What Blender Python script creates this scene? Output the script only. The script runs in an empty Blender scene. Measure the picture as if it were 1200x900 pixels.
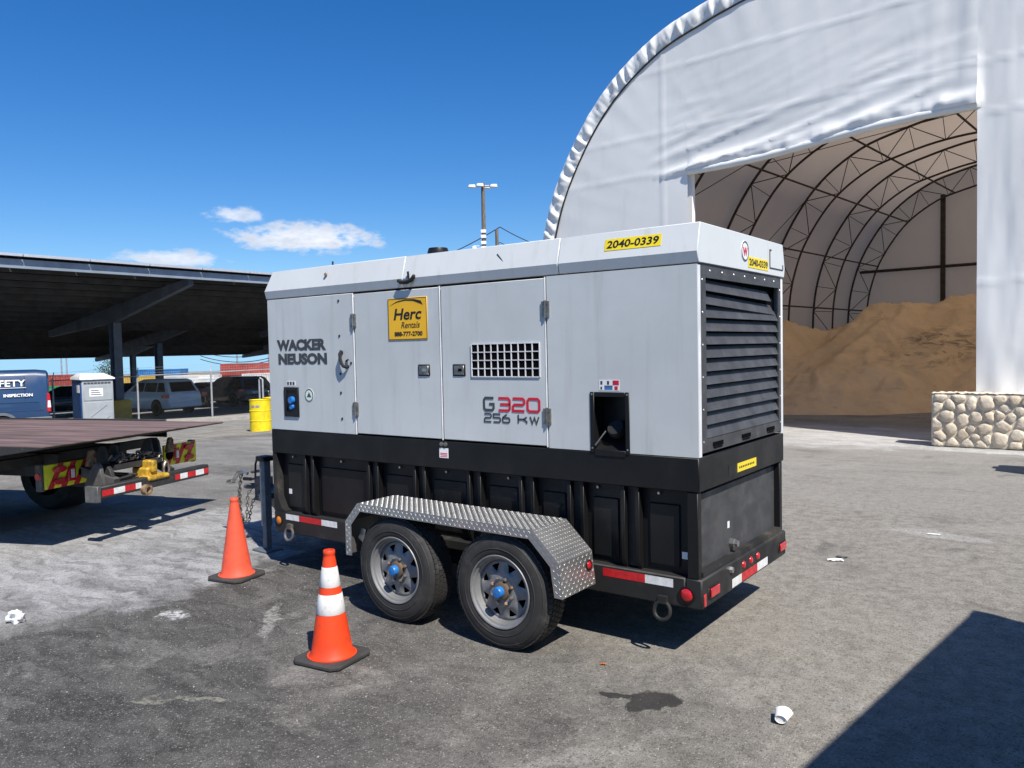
import bpy, bmesh, math, random
from mathutils import Vector, Matrix, noise
random.seed(7)
SC = bpy.context.scene
COL = SC.collection
R = math.radians

# ------------------------------------------------------------------ camera
F_PX = 935.66
CAM = Vector((1.9743, -4.5573, 1.9607))
PITCH, ROLL, YAW = -0.0440, -0.0211, -0.6380
_F = Vector((math.sin(YAW)*math.cos(PITCH), math.cos(YAW)*math.cos(PITCH), math.sin(PITCH)))
_R0 = Vector((math.cos(YAW), -math.sin(YAW), 0)); _U0 = _R0.cross(_F)
_R = math.cos(ROLL)*_R0 + math.sin(ROLL)*_U0
_U = -math.sin(ROLL)*_R0 + math.cos(ROLL)*_U0
cd = bpy.data.cameras.new('camera'); cam = bpy.data.objects.new('camera', cd); COL.objects.link(cam)
m = Matrix(((_R.x, _U.x, -_F.x), (_R.y, _U.y, -_F.y), (_R.z, _U.z, -_F.z))).to_4x4(); m.translation = CAM
cam.matrix_world = m
cd.sensor_width = 36; cd.lens = 36*F_PX/1200; cd.clip_end = 4000; cd.clip_start = .05
SC.camera = cam

# ------------------------------------------------------------------ world, sun, exposure
SUN_EL = R(52); SUN_H = Vector((.9, -.436, 0)).normalized()
TO_SUN = Vector((SUN_H.x*math.cos(SUN_EL), SUN_H.y*math.cos(SUN_EL), math.sin(SUN_EL)))
SC.view_settings.view_transform = 'Standard'; SC.view_settings.look = 'None'
SC.view_settings.gamma = 1; SC.view_settings.use_curve_mapping = False
SC.view_settings.exposure = 0.45
SKY_STRENGTH, SUN_STRENGTH = 0.074, 5.0
ld = bpy.data.lights.new('sun', 'SUN'); ld.energy = SUN_STRENGTH; ld.angle = R(.53); ld.color = (1, .945, .86)
sun = bpy.data.objects.new('sun', ld); COL.objects.link(sun)
sun.rotation_euler = (-TO_SUN).to_track_quat('-Z', 'Y').to_euler(); sun.location = (20, -10, 30)

class NT:                       # small node helper
    def __init__(s, tree): s.t = tree; s.n = tree.nodes; s.l = tree.links
    def new(s, k, **kw):
        nd = s.n.new(k)
        for a, b in kw.items(): setattr(nd, a, b)
        return nd
    def put(s, sock, v):
        if isinstance(v, bpy.types.NodeSocket): s.l.new(v, sock)
        elif v is not None:
            if sock.type == 'RGBA' and len(v) == 3: v = (*v, 1)
            sock.default_value = v
    def math(s, op, a, b=None, c=None, clamp=False):
        nd = s.new('ShaderNodeMath', operation=op, use_clamp=clamp)
        for i, v in enumerate((a, b, c)):
            if v is not None: s.put(nd.inputs[i], v)
        return nd.outputs[0]
    def vmath(s, op, a, b=None):
        nd = s.new('ShaderNodeVectorMath', operation=op); s.put(nd.inputs[0], a)
        if b is not None: s.put(nd.inputs[1], b)
        return nd.outputs[1] if op in ('LENGTH', 'DOT_PRODUCT', 'DISTANCE') else nd.outputs[0]
    def mapr(s, v, a, b, c=0., d=1., smooth=True):
        nd = s.new('ShaderNodeMapRange'); nd.interpolation_type = 'SMOOTHSTEP' if smooth else 'LINEAR'
        for i, x in enumerate((v, a, b, c, d)): s.put(nd.inputs[i], x)
        return nd.outputs[0]
    def noise(s, vec, scale, detail=4, rough=.55, dist=0, out=0):
        nd = s.new('ShaderNodeTexNoise'); s.put(nd.inputs['Vector'], vec)
        nd.inputs['Scale'].default_value = scale; nd.inputs['Detail'].default_value = detail
        nd.inputs['Roughness'].default_value = rough; nd.inputs['Distortion'].default_value = dist
        return nd.outputs[out]
    def mix(s, f, a, b, blend='MIX'):
        nd = s.new('ShaderNodeMix', data_type='RGBA', blend_type=blend)
        s.put(nd.inputs[0], f); s.put(nd.inputs[6], a); s.put(nd.inputs[7], b)
        return nd.outputs[2]
    def scale(s, vec, sc, loc=(0, 0, 0), rot=(0, 0, 0)):
        nd = s.new('ShaderNodeMapping'); s.put(nd.inputs['Vector'], vec)
        nd.inputs['Scale'].default_value = sc; nd.inputs['Location'].default_value = loc; nd.inputs['Rotation'].default_value = rot
        return nd.outputs[0]
    def obj(s): return s.new('ShaderNodeTexCoord').outputs['Object']
    def bump(s, h, strength, dist=.01, normal=None):
        nd = s.new('ShaderNodeBump'); s.put(nd.inputs['Height'], h)
        nd.inputs['Strength'].default_value = strength; nd.inputs['Distance'].default_value = dist
        if normal is not None: s.l.new(normal, nd.inputs['Normal'])
        return nd.outputs[0]

W = bpy.data.worlds.new('World'); SC.world = W; W.use_nodes = True
w = NT(W.node_tree); w.n.clear()
sky = w.new('ShaderNodeTexSky', sky_type='NISHITA'); sky.sun_disc = False
sky.sun_elevation = SUN_EL; sky.sun_rotation = math.atan2(SUN_H.x, SUN_H.y)
sky.altitude = 0; sky.air_density = 1.0; sky.dust_density = .25; sky.ozone_density = 2.6
dirv = w.new('ShaderNodeTexCoord').outputs['Generated']
dmx = w.new('ShaderNodeVectorMath', operation='MAXIMUM'); w.l.new(dirv, dmx.inputs[0]); dmx.inputs[1].default_value = (-2, -2, .075); w.l.new(dmx.outputs[0], sky.inputs[0])
sep = w.new('ShaderNodeSeparateXYZ'); w.l.new(dirv, sep.inputs[0])
az = w.math('ARCTAN2', sep.outputs[0], sep.outputs[1]); el = w.math('ARCSINE', sep.outputs[2])
comb = w.new('ShaderNodeCombineXYZ'); w.l.new(az, comb.inputs[0]); w.l.new(w.math('MULTIPLY', el, 2.1), comb.inputs[1])
pn = w.math('SUBTRACT', w.noise(comb.outputs[0], 26, 9, .58), .5)
pn2 = w.math('SUBTRACT', w.noise(comb.outputs[0], 75, 6, .6), .5)
mask = None
for a0, e0, ra, re, k in ((-50.6, 7.75, 5.8, 1.35, 1.), (-55.2, 9.25, 2.2, .75, .8), (-59.2, 6.3, 3.6, .7, .9),
                          (-120, 11, 8, 1.8, 1.), (-100, 8, 6, 1.4, 1), (75, 10, 9, 2, 1.), (160, 9, 8, 1.7, 1.), (20, 8, 6, 1.3, 1)):
    dx = w.math('DIVIDE', w.math('SUBTRACT', az, R(a0)), R(ra)); dy = w.math('DIVIDE', w.math('SUBTRACT', el, R(e0)), R(re))
    dy = w.math('MULTIPLY', dy, w.mapr(dy, -.05, .05, 1.5, 1.0))
    r = w.math('SQRT', w.math('ADD', w.math('MULTIPLY', dx, dx), w.math('MULTIPLY', dy, dy)))
    r = w.math('ADD', r, w.math('ADD', w.math('MULTIPLY', pn, 2.3), w.math('MULTIPLY', pn2, .7)))
    b = w.math('MULTIPLY', w.mapr(r, 1.05, .38), k)
    mask = b if mask is None else w.math('MAXIMUM', mask, b)
cloud_col = w.mix(w.mapr(pn, -.22, .25), (6.6, 7.1, 8.2), (11.2, 11.3, 11.6))
hs = w.new('ShaderNodeHueSaturation'); hs.inputs['Saturation'].default_value = 1.38; w.l.new(sky.outputs[0], hs.inputs['Color'])
wb = w.mix(1.0, hs.outputs[0], (.88, 1.03, 1.27), 'MULTIPLY')
skycol = w.mix(w.math('MULTIPLY', mask, .9), wb, cloud_col)
bg = w.new('ShaderNodeBackground'); w.l.new(skycol, bg.inputs[0]); bg.inputs[1].default_value = SKY_STRENGTH
w.l.new(bg.outputs[0], w.new('ShaderNodeOutputWorld').inputs[0])

# ------------------------------------------------------------------ materials
MATS = {}
def mat(name, col, rough=.5, metal=0., var=.12, vscale=4., bump=0., bscale=60., stretch=(1, 1, 1), col2=None, coat=0., dirt=None, dstretch=(1, 1, 1), damt=.5, spec=.5, dscale=2.5, bdist=.004):
    if name in MATS: return MATS[name]
    M = bpy.data.materials.new(name); M.use_nodes = True; t = NT(M.node_tree)
    p = t.n['Principled BSDF']; o = t.obj()
    sv = t.scale(o, stretch)
    nz = t.noise(sv, vscale, 6, .6)
    c2 = col2 or tuple(c*(1-var*2) for c in col)
    c1 = col if col2 else tuple(min(1, c*(1+var*.5)) for c in col)
    c = t.mix(t.mapr(nz, .3, .7), c1, c2)
    if dirt:
        dn = t.noise(t.scale(o, dstretch), dscale, 8, .65)
        c = t.mix(t.math('MULTIPLY', t.mapr(dn, .5, .78), damt), c, dirt)
    t.put(p.inputs['Base Color'], c)
    t.put(p.inputs['Roughness'], t.mapr(nz, .25, .75, max(0, rough-.08), min(1, rough+.1)))
    p.inputs['Metallic'].default_value = metal; p.inputs['Coat Weight'].default_value = coat
    p.inputs['Specular IOR Level'].default_value = spec
    if bump:
        t.put(p.inputs['Normal'], t.bump(t.noise(sv, bscale, 5, .6), bump, bdist))
    MATS[name] = M; return M

M_cab = mat('cabinet_grey_paint', (.545, .575, .575), .5, 0, .05, 1.2, .06, 2.2, dirt=(.36, .36, .35), dstretch=(5, 5, .4), damt=.5, dscale=1.6, bdist=.03)
M_roof = mat('cabinet_roof_paint', (.62, .645, .64), .48, 0, .03, 1.2, .05, 200, dirt=(.4, .39, .36), dstretch=(7, 7, .8), damt=.4, dscale=1.5)
M_seam = mat('seam_white_edge', (.75, .76, .78), .5)
M_blackp = mat('black_satin_paint', (.010, .0102, .011), .42, 0, .2, 3, .05, 150, spec=.32, dirt=(.026, .025, .024), dstretch=(1.5, 1.5, .7), damt=.5)
M_blackd = mat('black_dusty_paint', (.022, .022, .022), .6, 0, .2, 3, .08, 120, spec=.35, dirt=(.12, .105, .085), damt=.6)
M_louv = mat('louvre_dark_grey', (.055, .056, .06), .5, 0, .15, 6, .05, 100, dirt=(.12, .115, .11), dstretch=(1, 1.5, 4), damt=.5)
M_hole = mat('dark_recess', (.004, .004, .0045), .9, spec=.05)
M_steel = mat('hinge_steel', (.36, .34, .31), .4, .9, .2, 20, dirt=(.2, .15, .1), damt=.5, dscale=15)
M_zinc = mat('zinc_bright', (.55, .54, .52), .35, .9, .2, 30)
M_plate = mat('diamond_plate_aluminium', (.62, .62, .61), .36, .9, .12, 6, dirt=(.28, .27, .25), damt=.45, dscale=5)
M_tyre = mat('tyre_rubber', (.032, .031, .03), .75, 0, .2, 4, .25, 40, dirt=(.11, .103, .094), damt=.7, dscale=6)
M_rim = mat('rim_silver', (.25, .255, .26), .5, .3, .12, 8, dirt=(.25, .2, .14), damt=.5, dscale=9)
M_blue = mat('hub_blue', (.02, .17, .5), .35)
M_hub = mat('hub_brown', (.13, .09, .06), .6)
M_red = mat('tail_lamp_red', (.55, .012, .02), .2, 0, .15, 20, coat=.6)
M_redtape = mat('reflective_red', (.55, .02, .025), .35, 0, .15, 30)
M_whitetape = mat('reflective_white', (.75, .76, .76), .35, 0, .1, 25, dirt=(.45, .43, .4), damt=.5)
M_amber = mat('amber_lamp', (.75, .22, .01), .25, coat=.5)
M_yel = mat('sticker_yellow', (.85, .66, .02), .4, 0, .05)
M_herc = mat('sign_yellow', (.86, .47, .015), .4, 0, .05)
M_ink = mat('black_ink', (.012, .012, .013), .5)
M_inkgrey = mat('charcoal_ink', (.055, .06, .066), .5)
M_inkred = mat('red_ink', (.6, .012, .04), .45)
M_white = mat('white_plain', (.8, .8, .8), .5, 0, .05)
M_green = mat('green_ink', (.02, .16, .06), .5)
M_jack = mat('jack_blue_grey', (.13, .16, .19), .5, 0, .15, 8, dirt=(.2, .17, .13), damt=.5, dscale=6)
M_chain = mat('chain_rusty', (.3, .27, .23), .5, .7, .3, 30)
M_coneo = mat('cone_orange', (.84, .06, .010), .5, 0, .1, 5, .05, 60, dirt=(.32, .06, .03), damt=.75, dscale=18)
M_conew = mat('cone_collar_white', (.8, .79, .77), .5, 0, .06, 8, dirt=(.34, .32, .3), damt=.85, dscale=22)
M_conef = mat('cone_faded_orange', (.8, .1, .045), .55, 0, .1, 6, .05, 60, dirt=(.38, .09, .055), damt=.75, dscale=18)
M_rubber = mat('cone_rubber', (.045, .044, .043), .8, 0, .2, 8, .1, 80, dirt=(.12, .11, .1), damt=.5)
M_deck = mat('deck_rusty_steel', (.215, .14, .115), .6, .1, .3, 3, .3, 25, stretch=(.3, 3, 1), dirt=(.26, .19, .15), dstretch=(.3, 4, 1), damt=.7)
M_chas = mat('truck_chassis_black', (.03, .03, .031), .6, 0, .3, 5, dirt=(.13, .11, .09), damt=.5, dscale=5)
M_chasg = mat('truck_worn_grey', (.12, .12, .12), .6, .2, .3, 8, dirt=(.25, .2, .15), damt=.6, dscale=8)
M_cast = mat('cast_yellow', (.55, .33, .03), .55, 0, .3, 15, dirt=(.15, .1, .05), damt=.7, dscale=12)
M_chevy = mat('chevron_yellow', (.72, .72, .02), .45)
M_rust = mat('rusty_tan', (.3, .2, .12), .7, .2, .4, 20)
M_mesh = mat('weathered_wire', (.10, .10, .10), .6, .3)
M_galv = mat('galvanised', (.42, .44, .46), .5, .4, .15, 5)
M_cansteel = mat('canopy_steel', (.11, .13, .16), .55, .2, .12, 2)
M_canlight = mat('canopy_fascia', (.3, .35, .41), .5, .3, .1, 2)
M_purlin = mat('canopy_purlin', (.05, .052, .055), .6, .0, .2, 2)
M_pv = mat('solar_panel_back', (.004, .0042, .005), .7, spec=.2)
M_pvedge = mat('panel_frame_silver', (.7, .72, .74), .4, .5, .08)
M_ybase = mat('yellow_concrete', (.48, .32, .03), .75, 0, .15, 3, dirt=(.2, .16, .06), damt=.5)
M_vblue = mat('van_blue', (.014, .045, .12), .35, 0, .06, 2, coat=.6)
M_vgrey = mat('van_bumper_grey', (.12, .14, .16), .6)
M_glass = mat('dark_glass', (.012, .014, .016), .08, spec=.7)
M_ptgrey = mat('toilet_grey', (.33, .36, .38), .55, 0, .06, 3)
M_ptblue = mat('toilet_blue', (.012, .05, .17), .5)
M_ptroof = mat('toilet_roof_white', (.8, .82, .85), .5)
M_carw = mat('car_white', (.8, .82, .84), .3, 0, .03, coat=.6)
M_card = mat('car_black', (.012, .012, .013), .3, coat=.6)
M_carb = mat('car_navy', (.02, .025, .035), .3, coat=.6)
M_drum = mat('drum_yellow', (.82, .62, .008), .5, 0, .08, 5, dirt=(.4, .22, .03), damt=.6, dscale=9)
M_cred = mat('container_red', (.32, .055, .04), .6, 0, .15, 1, dirt=(.45, .2, .15), damt=.5)
M_cyel = mat('container_yellow', (.5, .33, .06), .6, 0, .1, 1)
M_cblue = mat('container_blue', (.02, .15, .4), .6, 0, .1, 1)
M_cgreen = mat('container_green', (.03, .25, .1), .6, 0, .1, 1)
M_cwhite = mat('container_white', (.6, .6, .58), .6, 0, .1, 1)
M_wood = mat('wooden_pole', (.2, .16, .12), .8, 0, .3, 4, stretch=(6, 6, .5))
M_wire = mat('cable_black', (.02, .02, .022), .6)
M_truss = mat('truss_brown_steel', (.05, .04, .036), .65, .2, .2, 4)
M_paper = mat('paper_white', (.78, .78, .77), .7, 0, .06, 12)
M_leaf = mat('dry_leaf', (.4, .12, .03), .8)
M_conc = mat('concrete', (.36, .34, .31), .85, 0, .15, 3, .3, 30)
M_mortar = mat('block_mortar', (.66, .59, .47), .9, 0, .12, 8, .4, 40)
M_paint = mat('worn_yellow_paint', (.45, .38, .2), .8, 0, .15, 6, dirt=(.2, .19, .17), damt=.9, dscale=4)
M_leafg = mat('foliage_green', (.05, .085, .025), .7, 0, .3, 1)

def fabric(name, col, trans, dirt=(.5, .5, .48)):
    M = bpy.data.materials.new(name); M.use_nodes = True; t = NT(M.node_tree); p = t.n['Principled BSDF']
    o = t.obj()
    n1 = t.noise(o, .5, 6, .6); n2 = t.noise(t.scale(o, (1.3, 1.3, .35)), 2.2, 7, .62)
    c = t.mix(t.math('MULTIPLY', t.mapr(n2, .52, .8), .22), t.mix(t.mapr(n1, .3, .7), col, tuple(x*.94 for x in col)), dirt)
    t.put(p.inputs['Base Color'], c); p.inputs['Roughness'].default_value = .5; p.inputs['Specular IOR Level'].default_value = .35
    nb = t.bump(t.noise(t.scale(o, (1, 1, .5)), 2.0, 4, .45, .8), .12, .02)
    t.put(p.inputs['Normal'], nb)
    tr = t.new('ShaderNodeBsdfTranslucent'); tr.inputs[0].default_value = (.76, .62, .49, 1)
    mx = t.new('ShaderNodeMixShader'); mx.inputs[0].default_value = trans
    t.l.new(p.outputs[0], mx.inputs[1]); t.l.new(tr.outputs[0], mx.inputs[2])
    t.l.new(mx.outputs[0], t.n['Material Output'].inputs[0])
    return M
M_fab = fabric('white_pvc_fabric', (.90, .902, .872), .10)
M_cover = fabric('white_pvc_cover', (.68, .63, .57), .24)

def sand_mat():
    M = bpy.data.materials.new('tan_sand'); M.use_nodes = True; t = NT(M.node_tree); p = t.n['Principled BSDF']; o = t.obj()
    n1 = t.noise(o, .55, 7, .6, .6); n2 = t.noise(t.scale(o, (1, 1, 3)), 2.4, 8, .65, .8)
    c = t.mix(t.mapr(n1, .3, .7), (.78, .585, .375), (.64, .47, .295))
    c = t.mix(t.math('MULTIPLY', t.mapr(n2, .55, .75), .45), c, (.44, .31, .185))
    # damp dark streaks on the right flank
    sp = t.new('ShaderNodeSeparateXYZ'); t.l.new(o, sp.inputs[0])
    bx = t.math('DIVIDE', t.math('SUBTRACT', sp.outputs[0], -2.1), 1.5); bz = t.math('DIVIDE', t.math('SUBTRACT', sp.outputs[2], 1.75), .7)
    rr = t.math('SQRT', t.math('ADD', t.math('MULTIPLY', bx, bx), t.math('MULTIPLY', bz, bz)))
    st = t.noise(t.scale(o, (1, 1, 3.5), rot=(0, .35, 0)), 1.6, 8, .7, .6)
    mk = t.math('MULTIPLY', t.mapr(rr, 1.2, .4), t.mapr(st, .46, .64))
    c = t.mix(t.math('MULTIPLY', mk, .8), c, (.1, .085, .07))
    t.put(p.inputs['Base Color'], c); p.inputs['Roughness'].default_value = .95; p.inputs['Specular IOR Level'].default_value = .2
    h = t.math('ADD', t.noise(o, 3, 8, .65), t.math('MULTIPLY', t.noise(o, 40, 4, .7), .15))
    t.put(p.inputs['Normal'], t.bump(h, .8, .12))
    return M
M_sand = sand_mat()

def stone_mat():
    M = bpy.data.materials.new('tan_fieldstone'); M.use_nodes = True; t = NT(M.node_tree); p = t.n['Principled BSDF']; o = t.obj()
    ri = t.new('ShaderNodeObjectInfo').outputs['Random']
    c = t.mix(ri, (.70, .61, .47), (.5, .41, .30))
    c = t.mix(t.math('MULTIPLY', t.mapr(t.noise(o, 14, 6, .65), .45, .7), .5), c, (.7, .63, .51))
    t.put(p.inputs['Base Color'], c); p.inputs['Roughness'].default_value = .9
    t.put(p.inputs['Normal'], t.bump(t.noise(o, 25, 6, .65), .6, .02))
    return M
M_stone = stone_mat()

def asphalt():
    M = bpy.data.materials.new('worn_asphalt'); M.use_nodes = True; t = NT(M.node_tree); p = t.n['Principled BSDF']; o = t.obj()
    sp0 = t.new('ShaderNodeSeparateXYZ'); t.l.new(o, sp0.inputs[0])
    cv = t.new('ShaderNodeCombineXYZ'); t.l.new(sp0.outputs[0], cv.inputs[0]); t.l.new(sp0.outputs[1], cv.inputs[1]); P = cv.outputs[0]
    def warp(P, sc, amt, det=3):
        a = t.new('ShaderNodeVectorMath', operation='MULTIPLY_ADD'); t.l.new(t.noise(P, sc, det, .6, 0, 1), a.inputs[0])
        a.inputs[1].default_value = (amt, amt, 0); 
        b = t.new('ShaderNodeVectorMath', operation='SUBTRACT'); t.l.new(P, b.inputs[0]); b.inputs[1].default_value = (amt/2, amt/2, 0); t.l.new(b.outputs[0], a.inputs[2])
        return a.outputs[0]
    PW = warp(warp(P, 2.2, .55, 4), 11, .12, 3)
    sp = t.new('ShaderNodeSeparateXYZ'); t.l.new(PW, sp.inputs[0]); X, Y = sp.outputs[0], sp.outputs[1]
    big = t.noise(P, .35, 6, .6); mid = t.noise(P, 1.7, 8, .66, .4); fin = t.noise(P, 9, 7, .7); fin2 = t.noise(P, 28, 5, .7)
    S1 = t.scale(PW, (.5, 2.4, 1), rot=(0, 0, R(-20)))
    streak = t.noise(S1, 1.0, 8, .64); streak2 = t.noise(S1, 4.5, 7, .66)
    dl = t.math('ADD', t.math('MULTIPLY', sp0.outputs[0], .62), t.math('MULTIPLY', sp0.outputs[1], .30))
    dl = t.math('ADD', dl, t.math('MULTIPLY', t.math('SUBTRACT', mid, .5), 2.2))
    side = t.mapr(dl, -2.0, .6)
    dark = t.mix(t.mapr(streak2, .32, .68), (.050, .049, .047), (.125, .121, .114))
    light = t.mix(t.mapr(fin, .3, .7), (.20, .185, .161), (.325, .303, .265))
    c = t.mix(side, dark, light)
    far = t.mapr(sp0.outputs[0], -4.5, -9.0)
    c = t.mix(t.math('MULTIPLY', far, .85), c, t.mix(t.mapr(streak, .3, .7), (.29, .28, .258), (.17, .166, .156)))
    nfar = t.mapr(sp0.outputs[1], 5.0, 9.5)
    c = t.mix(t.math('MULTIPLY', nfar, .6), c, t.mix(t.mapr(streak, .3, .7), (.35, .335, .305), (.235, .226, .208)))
    def blob(cx, cy, rx, ry, ang, na=.9, e0=1.15, e1=.55, nz=mid):
        dx = t.math('SUBTRACT', X, cx); dy = t.math('SUBTRACT', Y, cy); ca, sa = math.cos(R(ang)), math.sin(R(ang))
        u = t.math('DIVIDE', t.math('ADD', t.math('MULTIPLY', dx, ca), t.math('MULTIPLY', dy, sa)), rx)
        v = t.math('DIVIDE', t.math('SUBTRACT', t.math('MULTIPLY', dy, ca), t.math('MULTIPLY', dx, sa)), ry)
        r = t.math('SQRT', t.math('ADD', t.math('MULTIPLY', u, u), t.math('MULTIPLY', v, v)))
        r = t.math('ADD', r, t.math('MULTIPLY', t.math('SUBTRACT', nz, .5), na))
        return t.mapr(r, e0, e1)
    # weathered mottling
    c = t.mix(t.math('MULTIPLY', t.mapr(mid, .56, .74), .6), c, (.36, .345, .315))
    c = t.mix(t.math('MULTIPLY', t.mapr(mid, .44, .26), .6), c, (.062, .06, .057))
    broad = t.noise(PW, .55, 5, .6)
    c = t.mix(t.math('MULTIPLY', t.mapr(broad, .52, .7), .45), c, (.05, .049, .047))
    c = t.mix(t.math('MULTIPLY', t.mapr(broad, .46, .3), .35), c, (.36, .345, .315))
    salt = t.math('MULTIPLY', t.mapr(streak, .30, .58, .3, 1.0), t.mapr(streak2, .28, .62, .3, 1.))
    b1 = blob(-6.1, -.8, 2.15, 2.8, 5, .7, 1.03, .80)
    b1 = t.math('MAXIMUM', b1, t.math('MULTIPLY', blob(-5.6, 1.6, 1.3, 1.4, 0, .9), .8))
    c = t.mix(t.math('MULTIPLY', t.math('MULTIPLY', b1, salt), .84), c, (.47, .47, .472))
    b2 = blob(-2.8, 12.9, 3.8, 2.3, -3, .9)
    b2 = t.math('MAXIMUM', b2, blob(.3, 11.5, 1.3, .35, 0, .6))
    c = t.mix(t.math('MULTIPLY', t.math('MULTIPLY', b2, salt), .98), c, (.6, .595, .58))
    brk = t.mapr(fin2, .36, .58)
    for args, amt, col in (
        ((.62, 4.35, .6, .16, -8, 1.4), .75, (0.435, 0.428, 0.406)), ((-.2, 6.2, 1.6, 1.1, 0, 1.2), .4, (0.319, 0.304, 0.275)),
        ((-2.95, -.95, .40, .07, -40, 1.6), .75, (0.392, 0.384, 0.362)), ((-3.7, -1.33, .12, .07, 0, 1.2), .95, (0.6, 0.6, 0.6)),
        ((-2.25, -2.1, .34, .03, 33, 1.2), .6, (0.348, 0.334, 0.261)), ((.42, -.2, .3, .1, 60, 1.5), .5, (0.348, 0.326, 0.29)),
        ((-.02, -1.35, .65, .07, 62, 1.5), .65, (0.334, 0.319, 0.29)), ((.55, 1.0, .9, .5, 30, 1.4), .4, (0.29, 0.275, 0.246)),
        ((-1.0, -1.7, 1.2, .5, 40, 1.2), .35, (0.05, 0.048, 0.045)), ((-2.6, -2.45, .5, .22, 25, 1.2), .7, (0.03, 0.03, 0.03)),
        ((-1.75, -2.45, .38, .05, 62, 1.1), .55, (0.035, 0.034, 0.032)), ((-9, 4, 3.5, .5, 20, 1.3), .5, (0.06, 0.058, 0.055)),
        ((.05, -1.66, .32, .1, 30, 1.0), .7, (0.03, 0.03, 0.028)), ((-12, 8, 4, .6, 25, 1.2), .35, (0.29, 0.275, 0.254)),
        ((1.1, 4.9, .5, .25, 20, 1.5), .5, (0.362, 0.348, 0.319)), ((-3.1, -1.75, .5, .12, 25, 1.5), .4, (0.246, 0.239, 0.225))):
        b = t.math('MULTIPLY', blob(*args), brk); c = t.mix(t.math('MULTIPLY', b, amt), c, col)
    ob = blob(-.06, -.60, .20, .13, 25, .9, 1.06, .80, t.noise(P, 5.5, 6, .6))
    ob = t.math('MAXIMUM', ob, blob(-.27, -.66, .09, .04, 20, .6, 1.0, .9, mid))
    c = t.mix(t.math('MULTIPLY', ob, .85), c, (.021, .020, .019))
    # exposed aggregate: individual grains
    for sc_, hi, lo, ah, al in ((95, .84, .2, .45, .4), (210, .82, .25, .42, .4)):
        vo = t.new('ShaderNodeTexVoronoi'); vo.inputs['Scale'].default_value = sc_; t.l.new(P, vo.inputs['Vector'])
        sr = t.new('ShaderNodeSeparateColor'); t.l.new(vo.outputs['Color'], sr.inputs[0])
        inside = t.mapr(vo.outputs['Distance'], .75/1.2, .35/1.2)
        c = t.mix(t.math('MULTIPLY', t.math('MULTIPLY', t.mapr(sr.outputs[0], hi, hi+.15), inside), t.math('MULTIPLY', ah, t.mapr(ob, 0, 1, 1., .15))), c, (.55, .525, .48))
        c = t.mix(t.math('MULTIPLY', t.mapr(sr.outputs[1], lo, lo-.15), al), c, (.018, .018, .018))
    c = t.mix(t.math('MULTIPLY', t.mapr(fin, .62, .75), .3), c, (.26, .25, .235))
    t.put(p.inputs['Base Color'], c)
    t.put(p.inputs['Roughness'], t.mapr(ob, 0, 1, .92, .6)); p.inputs['Specular IOR Level'].default_value = .25
    h = t.math('ADD', t.math('MULTIPLY', fin2, .5), t.math('ADD', t.math('MULTIPLY', fin, .6), t.noise(P, 120, 2, .7)))
    t.put(p.inputs['Normal'], t.bump(h, .75, .014))
    return M
M_asph = asphalt()

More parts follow.
